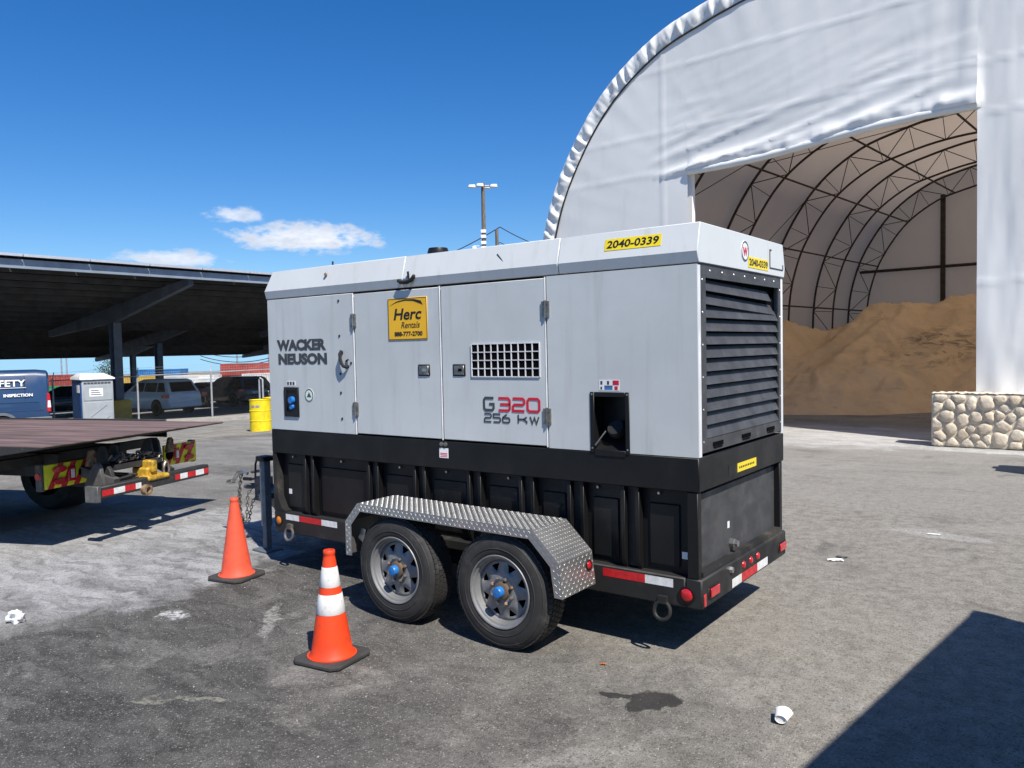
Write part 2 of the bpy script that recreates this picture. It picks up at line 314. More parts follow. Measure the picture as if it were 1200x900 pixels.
# ------------------------------------------------------------------ mesh helpers
def V(*a): return Vector(a if len(a) > 1 else a[0])
class MB:
    def __init__(s): s.v = []; s.f = []
    def add(s, vs, fs):
        o = len(s.v); s.v += [tuple(v) for v in vs]; s.f += [tuple(i+o for i in f) for f in fs]; return s
    def box(s, x0, x1, y0, y1, z0, z1):
        return s.add([(x, y, z) for x in (x0, x1) for y in (y0, y1) for z in (z0, z1)],
                     [(0, 1, 3, 2), (4, 6, 7, 5), (0, 4, 5, 1), (2, 3, 7, 6), (0, 2, 6, 4), (1, 5, 7, 3)])
    def obox(s, c, a, b, n):      # centre, three half vectors
        c, a, b, n = map(Vector, (c, a, b, n))
        return s.add([c+a*i+b*j+n*k for i in (-1, 1) for j in (-1, 1) for k in (-1, 1)],
                     [(0, 1, 3, 2), (4, 6, 7, 5), (0, 4, 5, 1), (2, 3, 7, 6), (0, 2, 6, 4), (1, 5, 7, 3)])
    def bar(s, p, q, wd, hg, up=(0, 0, 1)):
        p, q, up = Vector(p), Vector(q), Vector(up); d = (q-p).normalized(); sd = d.cross(up)
        if sd.length < 1e-4: sd = d.cross(Vector((1, 0, 0)))
        sd.normalize(); u2 = sd.cross(d)
        return s.obox((p+q)/2, (q-p)/2, sd*wd/2, u2*hg/2)
    def tube(s, pts, r, n=8, closed=False, cap=True):
        pts = [Vector(p) for p in pts]; N = len(pts); o = len(s.v); prev = None
        for i, p in enumerate(pts):
            a = pts[(i-1) % N] if (i or closed) else p; b = pts[(i+1) % N] if (i < N-1 or closed) else p
            d = (b-a).normalized()
            if prev is None:
                e = d.orthogonal().normalized()
            else:
                e = (prev-d*prev.dot(d)).normalized()
            prev = e; g = d.cross(e); rr = r[i] if isinstance(r, (list, tuple)) else r
            for k in range(n):
                a_ = 2*math.pi*k/n; s.v.append(tuple(p+(e*math.cos(a_)+g*math.sin(a_))*rr))
        for i in range(N if closed else N-1):
            for k in range(n):
                j = (i+1) % N
                s.f.append((o+i*n+k, o+i*n+(k+1) % n, o+j*n+(k+1) % n, o+j*n+k))
        if cap and not closed:
            s.f.append(tuple(o+k for k in reversed(range(n)))); s.f.append(tuple(o+(N-1)*n+k for k in range(n)))
        return s
    def lathe(s, prof, c, ax, n=32, closed=False, ref=None):    # prof: (r, h)
        c, ax = Vector(c), Vector(ax).normalized(); e = Vector(ref) if ref else ax.orthogonal().normalized(); g = ax.cross(e); o = len(s.v); N = len(prof)
        for r, h in prof:
            for k in range(n):
                a = 2*math.pi*k/n; s.v.append(tuple(c+ax*h+(e*math.cos(a)+g*math.sin(a))*max(r, 1e-5)))
        for i in range(N if closed else N-1):
            j = (i+1) % N
            for k in range(n): s.f.append((o+i*n+k, o+i*n+(k+1) % n, o+j*n+(k+1) % n, o+j*n+k))
        return s
    def prism(s, poly, o, u, v_, wv):   # 2-d polygon in (u,v) at o, extruded along wv
        o, u, v_, wv = map(Vector, (o, u, v_, wv)); n = len(poly)
        a = [o+u*x+v_*y for x, y in poly]; b = [p+wv for p in a]
        return s.add(a+b, [tuple(range(n))]+[tuple(reversed(range(n, 2*n)))]+[(i, i+n, (i+1) % n+n, (i+1) % n) for i in range(n)])
    def quad(s, a, b, c, d): return s.add([a, b, c, d], [(0, 1, 2, 3)])
    def grid(s, fn, nu, nv):
        o = len(s.v)
        for i in range(nu+1):
            for j in range(nv+1): s.v.append(tuple(fn(i, j)))
        for i in range(nu):
            for j in range(nv):
                a = o+i*(nv+1)+j; s.f.append((a, a+nv+1, a+nv+2, a+1))
        return s
    def mesh(s, name, recalc=True, smooth=35):
        me = bpy.data.meshes.new(name); me.from_pydata(s.v, [], s.f)
        if recalc:
            bm = bmesh.new(); bm.from_mesh(me); bmesh.ops.recalc_face_normals(bm, faces=bm.faces); bm.to_mesh(me); bm.free()
        if smooth:
            me.shade_smooth(); me.set_sharp_from_angle(angle=R(smooth))
        me.update(); return me

INV = {}
def thing(name, label, cat, loc=(0, 0, 0), rz=0, group=None, local=False):
    o = bpy.data.objects.new(name, None); COL.objects.link(o); o.empty_display_size = .2
    o.location = loc; o.rotation_euler = (0, 0, rz); o['label'] = label; o['category'] = cat
    if group: o['group'] = group
    if not local: INV[o.name] = (Matrix.Translation(Vector(loc)) @ Matrix.Rotation(rz, 4, 'Z')).inverted()
    return o
def link(name, me, ma, parent=None, bevel=0, seg=1, label=None, kind=None):
    o = bpy.data.objects.new(name, me); COL.objects.link(o)
    if ma and not me.materials: me.materials.append(ma)
    if parent is not None:
        o.parent = parent
        if parent.name in INV: o.matrix_parent_inverse = INV[parent.name]
    if bevel:
        b = o.modifiers.new('bevel', 'BEVEL'); b.width = bevel; b.segments = seg; b.limit_method = 'ANGLE'; b.angle_limit = R(40)
    if label: o['label'] = label
    if kind: o['kind'] = kind
    return o
def part(name, mb, ma, parent=None, bevel=0, seg=1, label=None, kind=None, smooth=35, recalc=True):
    return link(name, mb.mesh(name, recalc, smooth), ma, parent, bevel, seg, label, kind)
def tag(o, label, cat, group=None, kind=None):
    if label: o['label'] = label
    if cat: o['category'] = cat
    if group: o['group'] = group
    if kind: o['kind'] = kind
    return o
def clone(o, parent=None):
    c = o.copy(); COL.objects.link(c)
    if parent is not None: c.parent = parent
    for ch in o.children: clone(ch, c)
    return c

def text_mesh(s, bold=0., shear=0., spacing=1.):
    cu = bpy.data.curves.new('lettering', 'FONT'); cu.body = s; cu.offset = bold; cu.shear = shear; cu.space_character = spacing; cu.resolution_u = 3
    cu.extrude = .01
    o = bpy.data.objects.new('tmp', cu); COL.objects.link(o)
    dg = bpy.context.evaluated_depsgraph_get()
    me = bpy.data.meshes.new_from_object(o.evaluated_get(dg)); bpy.data.objects.remove(o); bpy.data.curves.remove(cu)
    return me
def lettering(s, o, u, v, wd, hg, ma, parent, bold=0., shear=0., spacing=1., thick=.0015, name='lettering'):
    """text fitted into wd x hg, lower-left corner at o, along unit u and v"""
    me = text_mesh(s, bold, shear, spacing); xs = [p.co.x for p in me.vertices]; ys = [p.co.y for p in me.vertices]
    x0, x1, y0, y1 = min(xs), max(xs), min(ys), max(ys); o, u, v = Vector(o), Vector(u), Vector(v); nn = u.cross(v).normalized()
    for p in me.vertices:
        p.co = o+u*((p.co.x-x0)/(x1-x0)*wd)+v*((p.co.y-y0)/(y1-y0)*hg)+nn*(p.co.z/.01*thick*.5+thick*.5)
    me.materials.clear()
    return link(name, me, ma, parent)
GL = {'G': [[(1, 1), (.14, 1), (0, .84), (0, .16), (.14, 0), (.86, 0), (1, .16), (1, .5), (.55, .5)]],
      '3': [[(0, 1), (.86, 1), (1, .84), (1, .16), (.86, 0), (0, 0)], [(.15, .5), (1, .5)]],
      '2': [[(0, 1), (.86, 1), (1, .86), (1, .64), (.86, .5), (.14, .5), (0, .36), (0, 0), (1, 0)]],
      '0': [[(.5, 1), (.14, 1), (0, .84), (0, .16), (.14, 0), (.86, 0), (1, .16), (1, .84), (.86, 1), (.5, 1)]],
      '5': [[(1, 1), (0, 1), (0, .56), (.86, .56), (1, .42), (1, .14), (.86, 0), (0, 0)]],
      '6': [[(.6, 1), (.05, .62), (0, .5), (0, .14), (.14, 0), (.86, 0), (1, .14), (1, .42), (.86, .56), (.03, .56)]],
      'k': [[(0, 1), (0, 0)], [(0, .45), (.6, .45), (1, .72)], [(.6, .45), (1, .2), (1, 0)]],
      'W': [[(0, .8), (.25, 0), (.5, .7), (.75, 0), (1, .8)]]}
def strokes(mb, txt, o, u, v, cw, ch, gap, t, thick=.0015):
    o, u, v = Vector(o), Vector(u), Vector(v); nn = u.cross(v).normalized(); x = 0
    for g in txt:
        if g == ' ': x += cw*.75; continue
        for pl in GL[g]:
            P = [Vector((x+a*cw, b*ch)) for a, b in pl]; L = []; Rr = []
            for i, p in enumerate(P):
                d0 = (p-P[i-1]).normalized() if i else (P[1]-p).normalized(); d1 = (P[i+1]-p).normalized() if i < len(P)-1 else d0
                n0 = Vector((-d0.y, d0.x)); n1 = Vector((-d1.y, d1.x)); b = (n0+n1)
                b = b.normalized()/max(.45, b.normalized().dot(n0)) if b.length > .1 else n0
                L.append(p+b*t/2); Rr.append(p-b*t/2)
            for i in range(len(P)-1):
                q = [L[i], L[i+1], Rr[i+1], Rr[i]]
                mb.prism([tuple(k) for k in q], o, u, v, nn*thick)
        x += cw+gap
    return mb

# ground height: the lot falls away gently towards the car park on the left
def gz(x):
    t = max(0., -x-11); a = min(t, 80.); return -.042*a*a/(a+2)-.02*max(0., t-80.)
def at(u, depth):          # plan position seen at picture column u at a given depth
    d = _F + _R*((u-600)/F_PX); p = CAM+d*depth; return p.x, p.y

# ================================================================== SETTING
xs = [-1800, -600, -200, -120, -95, -91]+[]+[-88]+[-85+2*i for i in range(37)]+[-10.5, -9, -6, 0, 6, 20, 60, 200, 600, 1800]
ys = [-1800, -600, -200, -60, -20, 0, 20, 60, 200, 600, 1800]
g = MB(); g.grid(lambda i, j: (xs[i], ys[j], gz(xs[i])), len(xs)-1, len(ys)-1)
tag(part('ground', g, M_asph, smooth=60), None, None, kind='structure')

def strip(x0, x1, y0, y1, h, n=1):
    b = MB(); st = [x0+(x1-x0)*i/n for i in range(n+1)]
    for i in range(n):
        a, c = st[i], st[i+1]
        b.add([(a, y0, gz(a)+h), (c, y0, gz(c)+h), (c, y1, gz(c)+h), (a, y1, gz(a)+h)], [(0, 1, 2, 3)])
    return b
FL = [(CAM.x+(x-CAM.x)*.9, CAM.y+(y-CAM.y)*.9) for x, y in ((-41.5, 7.6), (-37.7, 9.4), (-34.36, 11.26), (-31.07, 13.24), (-28.81, 15.28), (-26.7, 17.6), (-24.6, 20.0), (-22.5, 22.4))]
sw = MB(); sec = []
for i, (x, y) in enumerate(FL):
    a = Vector(FL[max(0, i-1)]); c = Vector(FL[min(len(FL)-1, i+1)]); d = (c-a).normalized(); nn = Vector((d.y, -d.x)); r_ = []
    for off, h in ((-.4, .12), (1.25, .12), (1.4, .10), (1.42, -.1)): q = Vector((x, y))+nn*off; r_.append((q.x, q.y, gz(q.x)+h))
    sec.append(r_)
sw.grid(lambda i, j: sec[i][j], len(sec)-1, 3)
tag(part('sidewalk', sw, M_conc), None, None, kind='structure')
for x, y0, y1 in ((-18.75, -6, 40), (-16.7, 2, 40)):
    tag(part('painted_line', strip(x, x+.13, y0, y1, .006), M_paint), None, None, kind='structure')

# ------------------------------------------------------------------ fabric storage building
TA = R(5); TP = Vector((.2, 12.3, 0)); Td = Vector((-math.cos(TA), math.sin(TA), 0)); Tn = Vector((math.sin(TA), math.cos(TA), 0)); UP = Vector((0, 0, 1))
def T(s, D, z): return TP+Td*s+Tn*D+UP*z
SCN = 2.95; TLEN = 24.0
_key = [(7.62, 0), (7.63, 1.2), (7.62, 2.5), (7.55, 3.75), (7.34, 4.87), (6.88, 6.15), (6.02, 7.52), (5.09, 8.47), (3.87, 9.22), (2.75, 9.57), (1.4, 9.85), (0, 9.95)]
_key = _key+[(-a, b) for a, b in reversed(_key[:-1])]
def catmull(P, n):
    out = []
    for i in range(len(P)-1):
        p0 = Vector(P[max(i-1, 0)]); p1 = Vector(P[i]); p2 = Vector(P[i+1]); p3 = Vector(P[min(i+2, len(P)-1)])
        for k in range(n):
            t = k/n; out.append(.5*((2*p1)+(p2-p0)*t+(2*p0-5*p1+4*p2-p3)*t*t+(3*p1-p0-3*p2+p3)*t**3))
    out.append(Vector(P[-1])); return out
ARC = catmull(_key, 12)                              # (u, z) from left foot to right foot
ARL = [0.]
for i in range(1, len(ARC)): ARL.append(ARL[-1]+(ARC[i]-ARC[i-1]).length)
def arc_at(l):
    l = max(0, min(l, ARL[-1]-1e-6))
    lo = 0
    for i in range(len(ARL)-1):
        if ARL[i] <= l: lo = i
        else: break
    k = (l-ARL[lo])/(ARL[lo+1]-ARL[lo]); p = ARC[lo].lerp(ARC[lo+1], k); d = (ARC[lo+1]-ARC[lo]).normalized()
    return p, Vector((d.y, -d.x))*-1.0                # point, inward normal
def arc_in(l, off):
    p, nrm = arc_at(l)
    c = Vector((0, 3.5))-p
    if nrm.dot(c) < 0: nrm = -nrm
    return p+nrm*off
def arch_top(s):
    u = abs(s-SCN)
    if u >= 7.62: return .05
    for i in range(len(ARC)//2):
        a, b = ARC[i], ARC[i+1]
        if b.x <= u <= a.x or (a.x <= u <= b.x): 
            if a.y < 1.3: continue
            k = (u-a.x)/(b.x-a.x) if abs(b.x-a.x) > 1e-6 else 0
            return a.y+(b.y-a.y)*k
    return 9.95 if u < .5 else 3.0
tent = thing('fabric_building', 'large white fabric arch storage building open at the front', 'building', tuple(T(SCN, 0, 0)))
SD0, SD1 = .10, 5.98
def header(s): return 6.22-.25*(s-SD0)/(SD1-SD0)+.05*math.sin((s-SD0)*1.07)
def nz3(x, y, z=0): return noise.noise(Vector((x, y, z)))
def ridge(x): return 1-abs(x)*2
def gdisp(s, z):
    d = .03*nz3(s*.35, z*.35, 3)
    if SD0-.05 < s < SD1+1.2:
        hz = z-header(max(SD0, min(SD1, s)))
        if hz > -.05:
            e = math.exp(-hz/.8)*min(1, max(0, (s-SD0+.6)/.6))*min(1, max(0, (SD1+1.2-s)/1.2))
            d += e*(.075*(max(0, ridge(nz3(s*.30+hz*.3, (hz+.13*s)*2.4, 1)))**2-.3)+.03*max(0, ridge(nz3(s*.5+4, (hz+.2*s)*4.5, 5)))**2)
            if s < SD1: d += .055*math.exp(-((hz-.12)/.14)**2)*(1+.8*nz3(s*2.3, 0, 4)+.5*nz3(s*7, hz*3, 4))*min(1, (SD1-s)/.1)      # rolled door curtain bulge
    if s < SD0+1.5:
        e = min(1, (SD0+1.5-s)/1.2)
        d += e*(.04*nz3(s*2.2, z*.3, 12)+.012*ridge(nz3(s*5.5+.4*z, z*.5, 6)))
        if z < 1.9: d += e*.07*(1.9-z)/1.9*nz3(s*3, z*1.4, 17)
    ed = max(0, arch_top(s)-z)*.75
    u = s-SCN
    th = math.atan2(z-3.5, u)
    d += .022*math.exp(-ed/.9)*max(0, ridge(nz3(th*11, ed*.4, 9)))
    for zz in (8.4, 6.95, 6.03, 3.0): d += .014*math.exp(-((z-zz-.02*nz3(s, 2))/.03)**2)
    d += .012*math.exp(-((s-6.62)/.03)**2)
    return d
def gable(s0, s1, ns, nz, low):
    b = MB()
    def fn(i, j):
        s = s0+(s1-s0)*i/ns; lo = low(s); hi = max(lo+.01, arch_top(s)-.02); z = lo+(hi-lo)*j/nz
        return T(s, -gdisp(s, z), z)
    return b.grid(fn, ns, nz)
part('front_panel', gable(SD1, SCN+7.55, 64, 130, lambda s: 0.), M_fab, tent, smooth=80, recalc=False, label='white fabric front panel left of the opening')
part('front_panel', gable(SD0, SD1, 84, 64, header), M_fab, tent, smooth=80, recalc=False, label='wrinkled white fabric panel above the opening')
part('front_panel', gable(SCN-7.55, SD0, 66, 130, lambda s: 0.), M_fab, tent, smooth=80, recalc=False, label='white fabric front panel right of the opening')
# hem tubes round the opening
hb = MB(); hb.tube([T(SD0+(SD1-SD0)*i/40, .02-.05*abs(nz3(i*.4, 2)), header(SD0+(SD1-SD0)*i/40)-.02) for i in range(41)], .085, 10)
part('header_roll', hb, M_fab, tent, smooth=80)
for s in (SD0, SD1):
    jb = MB(); jb.box(-.05, .05, -.06, .06, 0, 1); 
    so_ = s-.2 if s < 1 else s+.0
    jb.v = [tuple(T(so_+x*1.6, .14+y, z*(header(s)-.05))) for x, y, z in jb.v]; part('door_post', jb, M_fab, tent, bevel=.01)
# wrinkled edge band
prof = [(.40, -.015), (.33, -.045), (.24, -.06), (.13, -.06), (.03, -.04), (-.03, .03), (-.03, .3), (0, .7)]
NB = 1100
def bandfn(i, j):
    l = ARL[-1]*i/NB; o, D = prof[j]
    ph = l/.40+.9*nz3(l*.6, 3)+1.6*o+.5*nz3(l*2.2, o*3, 7); f = ph-math.floor(ph)
    saw = (f/.72 if f < .72 else (1-f)/.28); saw = saw*saw*(3-2*saw); am = .55+.45*nz3(math.floor(ph)*1.7, 5)
    k = (0, .7, 1, 1, .55, .12, .0, 0)[j]
    p = arc_in(l, o+k*.02*nz3(l*3, o*3, 4)); return T(SCN+p.x, D-k*(.115*am*saw+.025*nz3(l*9, o*8, 2)-.04), max(0, p.y))
part('edge_band', MB().grid(bandfn, NB, len(prof)-1), M_fab, tent, smooth=80, recalc=False, label='crinkled white fabric band along the arch edge')
rp = MB(); rp.tube([T(SCN+arc_in(ARL[-1]*i/160, .43).x, -.03, max(0, arc_in(ARL[-1]*i/160, .43).y)) for i in range(161)], .022, 6); part('edge_dark_line', rp, M_wire, tent)  # thin black tube drawn as the dark line inside the edge band
# roof cover
NA = 120
def coverfn(i, j):
    l = ARL[-1]*i/NA; D = .35+(TLEN-.35)*j/60; sag = .06*abs(math.sin(math.pi*D/4.8)); p = arc_in(l, sag+.02*nz3(l*.6, D*.6, 2)); return T(SCN+p.x, D, max(0, p.y))
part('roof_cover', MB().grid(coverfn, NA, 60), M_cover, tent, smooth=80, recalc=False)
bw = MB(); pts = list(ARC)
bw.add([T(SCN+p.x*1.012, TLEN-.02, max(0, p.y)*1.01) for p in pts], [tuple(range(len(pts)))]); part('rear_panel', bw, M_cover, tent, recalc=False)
OFF1, OFF2 = .14, 1.0
for D in (.5, 4.8, 9.6, 14.4, 19.2, 23.7):
    b = MB()
    for off, rr in ((OFF1, .05), (OFF2, .043)):
        b.tube([T(SCN+arc_in(ARL[-1]*i/80, off).x, D, max(0, arc_in(ARL[-1]*i/80, off).y)) for i in range(81)], rr, 6)
    n = 26
    for i in range(n):
        a = arc_in(ARL[-1]*(i+.02)/n, OFF1 if i % 2 else OFF2); c = arc_in(ARL[-1]*(i+1)/n, OFF2 if i % 2 else OFF1)
        b.tube([T(SCN+a.x, D, max(0, a.y)), T(SCN+c.x, D, max(0, c.y))], .017, 5)
        e = arc_in(ARL[-1]*(i+1)/n, OFF1); f = arc_in(ARL[-1]*(i+1)/n, OFF2); b.tube([T(SCN+e.x, D, max(0, e.y)), T(SCN+f.x, D, max(0, f.y))], .013, 5)
    part('arch_truss', b, M_truss, tent, smooth=40)
for k in (.12, .205, .30, .395, .5, .605, .70, .795, .88):
    p = arc_in(ARL[-1]*k, OFF2); b = MB(); b.tube([T(SCN+p.x, .5, p.y), T(SCN+p.x, TLEN-.3, p.y)], .035, 6); part('purlin', b, M_truss, tent)
for k0, k1, D0, D1 in ((.12, .30, 9.6, 14.4), (.30, .5, 9.6, 14.4), (.205, .395, 4.8, 9.6)):
    p = arc_in(ARL[-1]*k0, OFF1+.05); q = arc_in(ARL[-1]*k1, OFF1+.05); b = MB(); b.tube([T(SCN+p.x, D0, p.y), T(SCN+q.x, D1, q.y)], .014, 5); part('brace_cable', b, M_truss, tent)
for s in (6.25, 2.95, -.4):
    b = MB(); b.box(-.09, .09, -.09, .09, 0, 1); b.v = [tuple(T(s+x, 23.85+y, z*(arch_top(s)-.9))) for x, y, z in b.v]; part('rear_post', b, M_truss, tent)
b = MB(); b.tube([T(SCN-6.9, 23.8, 5.3), T(SCN+6.9, 23.8, 5.3)], .07, 6); part('rear_girt', b, M_truss, tent)

# ------------------------------------------------------------------ sand pile
def interp(x, P):
    if x <= P[0][0]: return P[0][1]
    for (a, b), (c, d) in zip(P, P[1:]):
        if x <= c: 
            k = (x-a)/(c-a); k = k*k*(3-2*k); return b+(d-b)*k
    return P[-1][1]
CF = [(-4, 3.3), (0, 3.65), (2.5, 3.5), (4, 3.2), (5.45, 3.08), (6.7, 2.2), (8, 2.75), (9.2, 2.9), (10.4, 2.6)]
CB = [(-4, 3.6), (3, 3.65), (5, 3.35), (7, 3.15), (9, 2.7), (10.4, 2.3)]
TOE = [(-4, 11.5), (0, 9.2), (2.2, 7.2), (4, 5.2), (6, 4.4), (10.4, 4.0)]
def sand(s, D):
    cd_ = interp(s, [(-4, 16), (2, 14.5), (5.45, 12), (8, 9.6), (10.4, 9)]); t0 = interp(s, TOE)+.35*nz3(s*.7, 1.5)
    if D < cd_:
        k = (D-t0)/(cd_-t0); k = max(0, k); h = interp(s, CF)*(k**1.12)
        h = h+.30*math.sin(math.pi*min(1, k))*nz3(s*.55+D*.2, D*.3, 2)+min(1, k*3)*(.2*ridge(nz3(s*.9+D*.35, D*.35-s*.2, 5))-.06+.13*nz3(s*2.1+.3*D, D*.28, 9)+.10*max(0, ridge(nz3(s*1.3, D*1.1, 12)))**2)
    else:
        k = min(1, (D-cd_)/(19.5-cd_)); f = interp(s, CF); bk = interp(s, CB); h = f+(bk-f)*k-.55*math.sin(math.pi*k)+.1*nz3(s*.8, D*.5, 2)
    h += .085*nz3(s*2.2, D*2.2, 7)*min(1, max(0, D-t0))+.045*nz3(s*5, D*5, 3)*min(1, max(0, D-t0))
    if D < t0+.25: h -= .05*min(1, (t0+.25-D)/.25)
    return max(-.05, h)
b = MB(); b.grid(lambda i, j: T(-4.55+14.95*i/230, 3.4+20.5*j/280, sand(-4.55+14.95*i/230, 3.4+20.5*j/280)), 230, 280)
tag(part('sand_pile', b, M_sand, smooth=80), 'tan sand heap filling the inside of the white fabric building', 'sand pile')

# ------------------------------------------------------------------ stone-faced block wall in front of the right leg
SW0, SW1, SWY, SWH = -.57, 1.75, 11.84, 1.0
wall = thing('stone_block_wall', 'low tan stone-faced block wall at the right of the building opening', 'wall', ((SW0+SW1)/2, SWY+.2, 0))
b = MB(); b.box(SW0, SW1, SWY+.012, SWY+.42, 0, SWH-.02); part('block_core', b, M_mortar, wall, bevel=.02)
b = MB(); nx = 60
b.grid(lambda i, j: (SW0+(SW1-SW0)*i/nx, SWY+.0+.44*j/8, SWH-.02+.006+.03*nz3(i*.5, j*.6, 1)), nx, 8)
part('coping', b, M_mortar, wall, smooth=80)
rs = random.Random(5); seeds = []
tries = 0
while len(seeds) < 140 and tries < 6000:
    tries += 1; x = rs.uniform(SW0+.06, SW1-.06); z = rs.uniform(.05, SWH-.08); rr = rs.choice((.085, .1, .12, .14))
    if all((x-a)**2+((z-c)*1.08)**2 > ((rr+q)*.83)**2 for a, c, q in seeds): seeds.append((x, z, rr))
def cell(i):
    x, z, rr = seeds[i]; poly = [Vector((x+math.cos(2*math.pi*k/18)*rr*2.2, z+math.sin(2*math.pi*k/18)*rr*2.2)) for k in range(18)]
    def clip(poly, p0, nrm):
        out = []
        for a, c in zip(poly, poly[1:]+poly[:1]):
            da, dc = (a-p0).dot(nrm), (c-p0).dot(nrm)
            if da <= 0: out.append(a)
            if (da <= 0) != (dc <= 0): out.append(a+(c-a)*(da/(da-dc)))
        return out
    for j, (a, c, q) in enumerate(seeds):
        if j == i: continue
        d = Vector((a-x, c-z)); L = d.length
        if L > .6: continue
        m_ = .5*(L*L+rr*rr-q*q)/L
        poly = clip(poly, Vector((x, z))+d/L*(m_-.007), d/L)
        if len(poly) < 3: return None
    for p0, nn in ((Vector((SW0+.008, 0)), Vector((-1, 0))), (Vector((SW1-.008, 0)), Vector((1, 0))), (Vector((0, .008)), Vector((0, -1))), (Vector((0, SWH-.035)), Vector((0, 1)))):
        poly = clip(poly, p0, nn)
        if len(poly) < 3: return None
    return poly
for i in range(len(seeds)):
    poly = cell(i)
    if not poly: continue
    c = sum(poly, Vector((0, 0)))/len(poly)
    # resample with rounded corners
    N = 14; per = []
    for k in range(N):
        a = 2*math.pi*k/N; d = Vector((math.cos(a), math.sin(a))); best = 1e9
        for p, q in zip(poly, poly[1:]+poly[:1]):
            e = q-p; den = d.x*e.y-d.y*e.x
            if abs(den) < 1e-9: continue
            t = ((p.x-c.x)*e.y-(p.y-c.y)*e.x)/den; s = ((p.x-c.x)*d.y-(p.y-c.y)*d.x)/den
            if t > 0 and -.001 <= s <= 1.001: best = min(best, t)
        per.append(best if best < 1e8 else .05)
    sm = [(per[k-1]+2*per[k]+per[(k+1) % N])/4 for k in range(N)]; per = [min(per[k], sm[k])*.97 for k in range(N)]
    dep = rs.uniform(.022, .05); b = MB(); rings = ((1, SWY+.045), (.97, SWY+.02-dep*.3), (.8, SWY-dep*.75), (.45, SWY-dep))
    vs = []; fs = []
    for ri, (f, y) in enumerate(rings):
        for k in range(N):
            a = 2*math.pi*k/N; vs.append((c.x+math.cos(a)*per[k]*f, y+rs.uniform(-.006, .006)*(ri > 0), c.y+math.sin(a)*per[k]*f))
    vs.append((c.x, SWY-dep*1.03, c.y))
    for ri in range(3):
        for k in range(N): fs.append((ri*N+k, ri*N+(k+1) % N, (ri+1)*N+(k+1) % N, (ri+1)*N+k))
    for k in range(N): fs.append((3*N+k, 3*N+(k+1) % N, 4*N))
    b.add(vs, fs); part('stone', b, M_stone, wall, smooth=50)

# ------------------------------------------------------------------ car-port canopies (tilted solar roofs on T columns)
def canopy(x0, z0, y0, y1, cols, label, detail):
    c = thing('parking_canopy', label, 'canopy', (x0-6.1, (y0+y1)/2, gz(x0-6.1)), group='tilted solar canopies over the car park')
    sl = .142; dep = 12.2; X = lambda t: x0-t; Z = lambda t: z0-sl*t
    if detail:
        n = int((y1-y0)/2.05)
        b = MB(); hw = 1.0; th = .05
        b.obox((0, 0, 0), (.82, 0, .82*sl), (0, hw, 0), (-sl*th/2, 0, th/2)); me = b.mesh('solar_panel'); me.materials.append(M_pv)
        b = MB(); b.obox((.835, 0, .835*sl+.005), (.018, 0, .018*sl), (0, hw+.01, 0), (0, 0, .042)); mf = b.mesh('panel_edge'); mf.materials.append(M_pvedge)
        for r_ in range(1):
            for i in range(n):
                o = link('solar_panel', me, None, c); o.location = (X(.84+r_*1.7), y0+1.02+2.05*i, Z(.84+r_*1.7)+.12)
                o2 = link('panel_edge', mf, None, o)
        t0 = 1.72
    else: t0 = .02
    b = MB(); b.prism([(X(t0), Z(t0)+.1), (X(dep), Z(dep)+.1), (X(dep), Z(dep)+.15), (X(t0), Z(t0)+.15)], (0, y0, 0), (1, 0, 0), (0, 0, 1), (0, y1-y0, 0)); part('panel_field', b, M_pv, c)
    b = MB(); b.box(X(.30), X(.18), y0, y1, Z(.2)-.24, Z(.2)+.04); part('edge_beam', b, M_canlight, c)
    k = 0
    for t in [1.2+1.05*i for i in range(11)]:
        b = MB(); b.box(X(t)-.035, X(t)+.035, y0, y1, Z(t)-.13, Z(t)+.085); part('purlin', b, M_purlin, c)
    for y in cols:
        b = MB(); b.prism([(X(.45), Z(.45)-.14), (X(.4), Z(.4)-.42), (X(6.0), Z(6)-.80), (X(11.9), Z(11.9)-.42), (X(11.9), Z(11.9)-.14)], (0, y-.11, 0), (1, 0, 0), (0, 0, 1), (0, .22, 0)); part('tapered_beam', b, M_cansteel, c)
        xc = X(6.1); b = MB(); zg = gz(xc)
        b.box(xc-.17, xc+.17, y-.02, y+.02, zg+.9, Z(6.1)-.8); b.box(xc-.19, xc-.165, y-.17, y+.17, zg+.9, Z(6.1)-.8); b.box(xc+.165, xc+.19, y-.17, y+.17, zg+.9, Z(6.1)-.8)
        col = part('column', b, M_cansteel, c)
        b = MB(); b.box(xc-.38, xc+.38, y-.38, y+.38, zg-.1, zg+.95); part('column_base', b, M_ybase, col, bevel=.03)
    return c
canopy(-25.0, 5.06, -14, 43, (-10.5, 1.0, 12.4, 23.8, 35.2), 'nearest tilted parking canopy with yellow column bases behind the flatbed', True)
canopy(-38.6, 4.45, -20, 48, (-14, -2, 10, 22, 34, 46), 'second row of parking canopy behind the nearest one', False)
canopy(-52.9, 3.75, -20, 58, (-14, 0, 14, 28, 42, 56), 'third and farthest row of parking canopy', False)

# ================================================================== GENERATOR TRAILER  (side plane y = 0, rear plane x = 0, front x = -4.17)
L, WD = 4.17, 1.60
ZRB, ZRT, ZOV, ZGB, ZGT, ZTOP = .33, .518, 1.056, 1.272, 2.455, 2.705
gen = thing('generator_trailer', 'large light grey diesel generator on a black twin-axle trailer', 'generator', (-L/2, WD/2, 0))
EX, EZ, EYm = Vector((1, 0, 0)), Vector((0, 0, 1)), Vector((0, 1, 0))
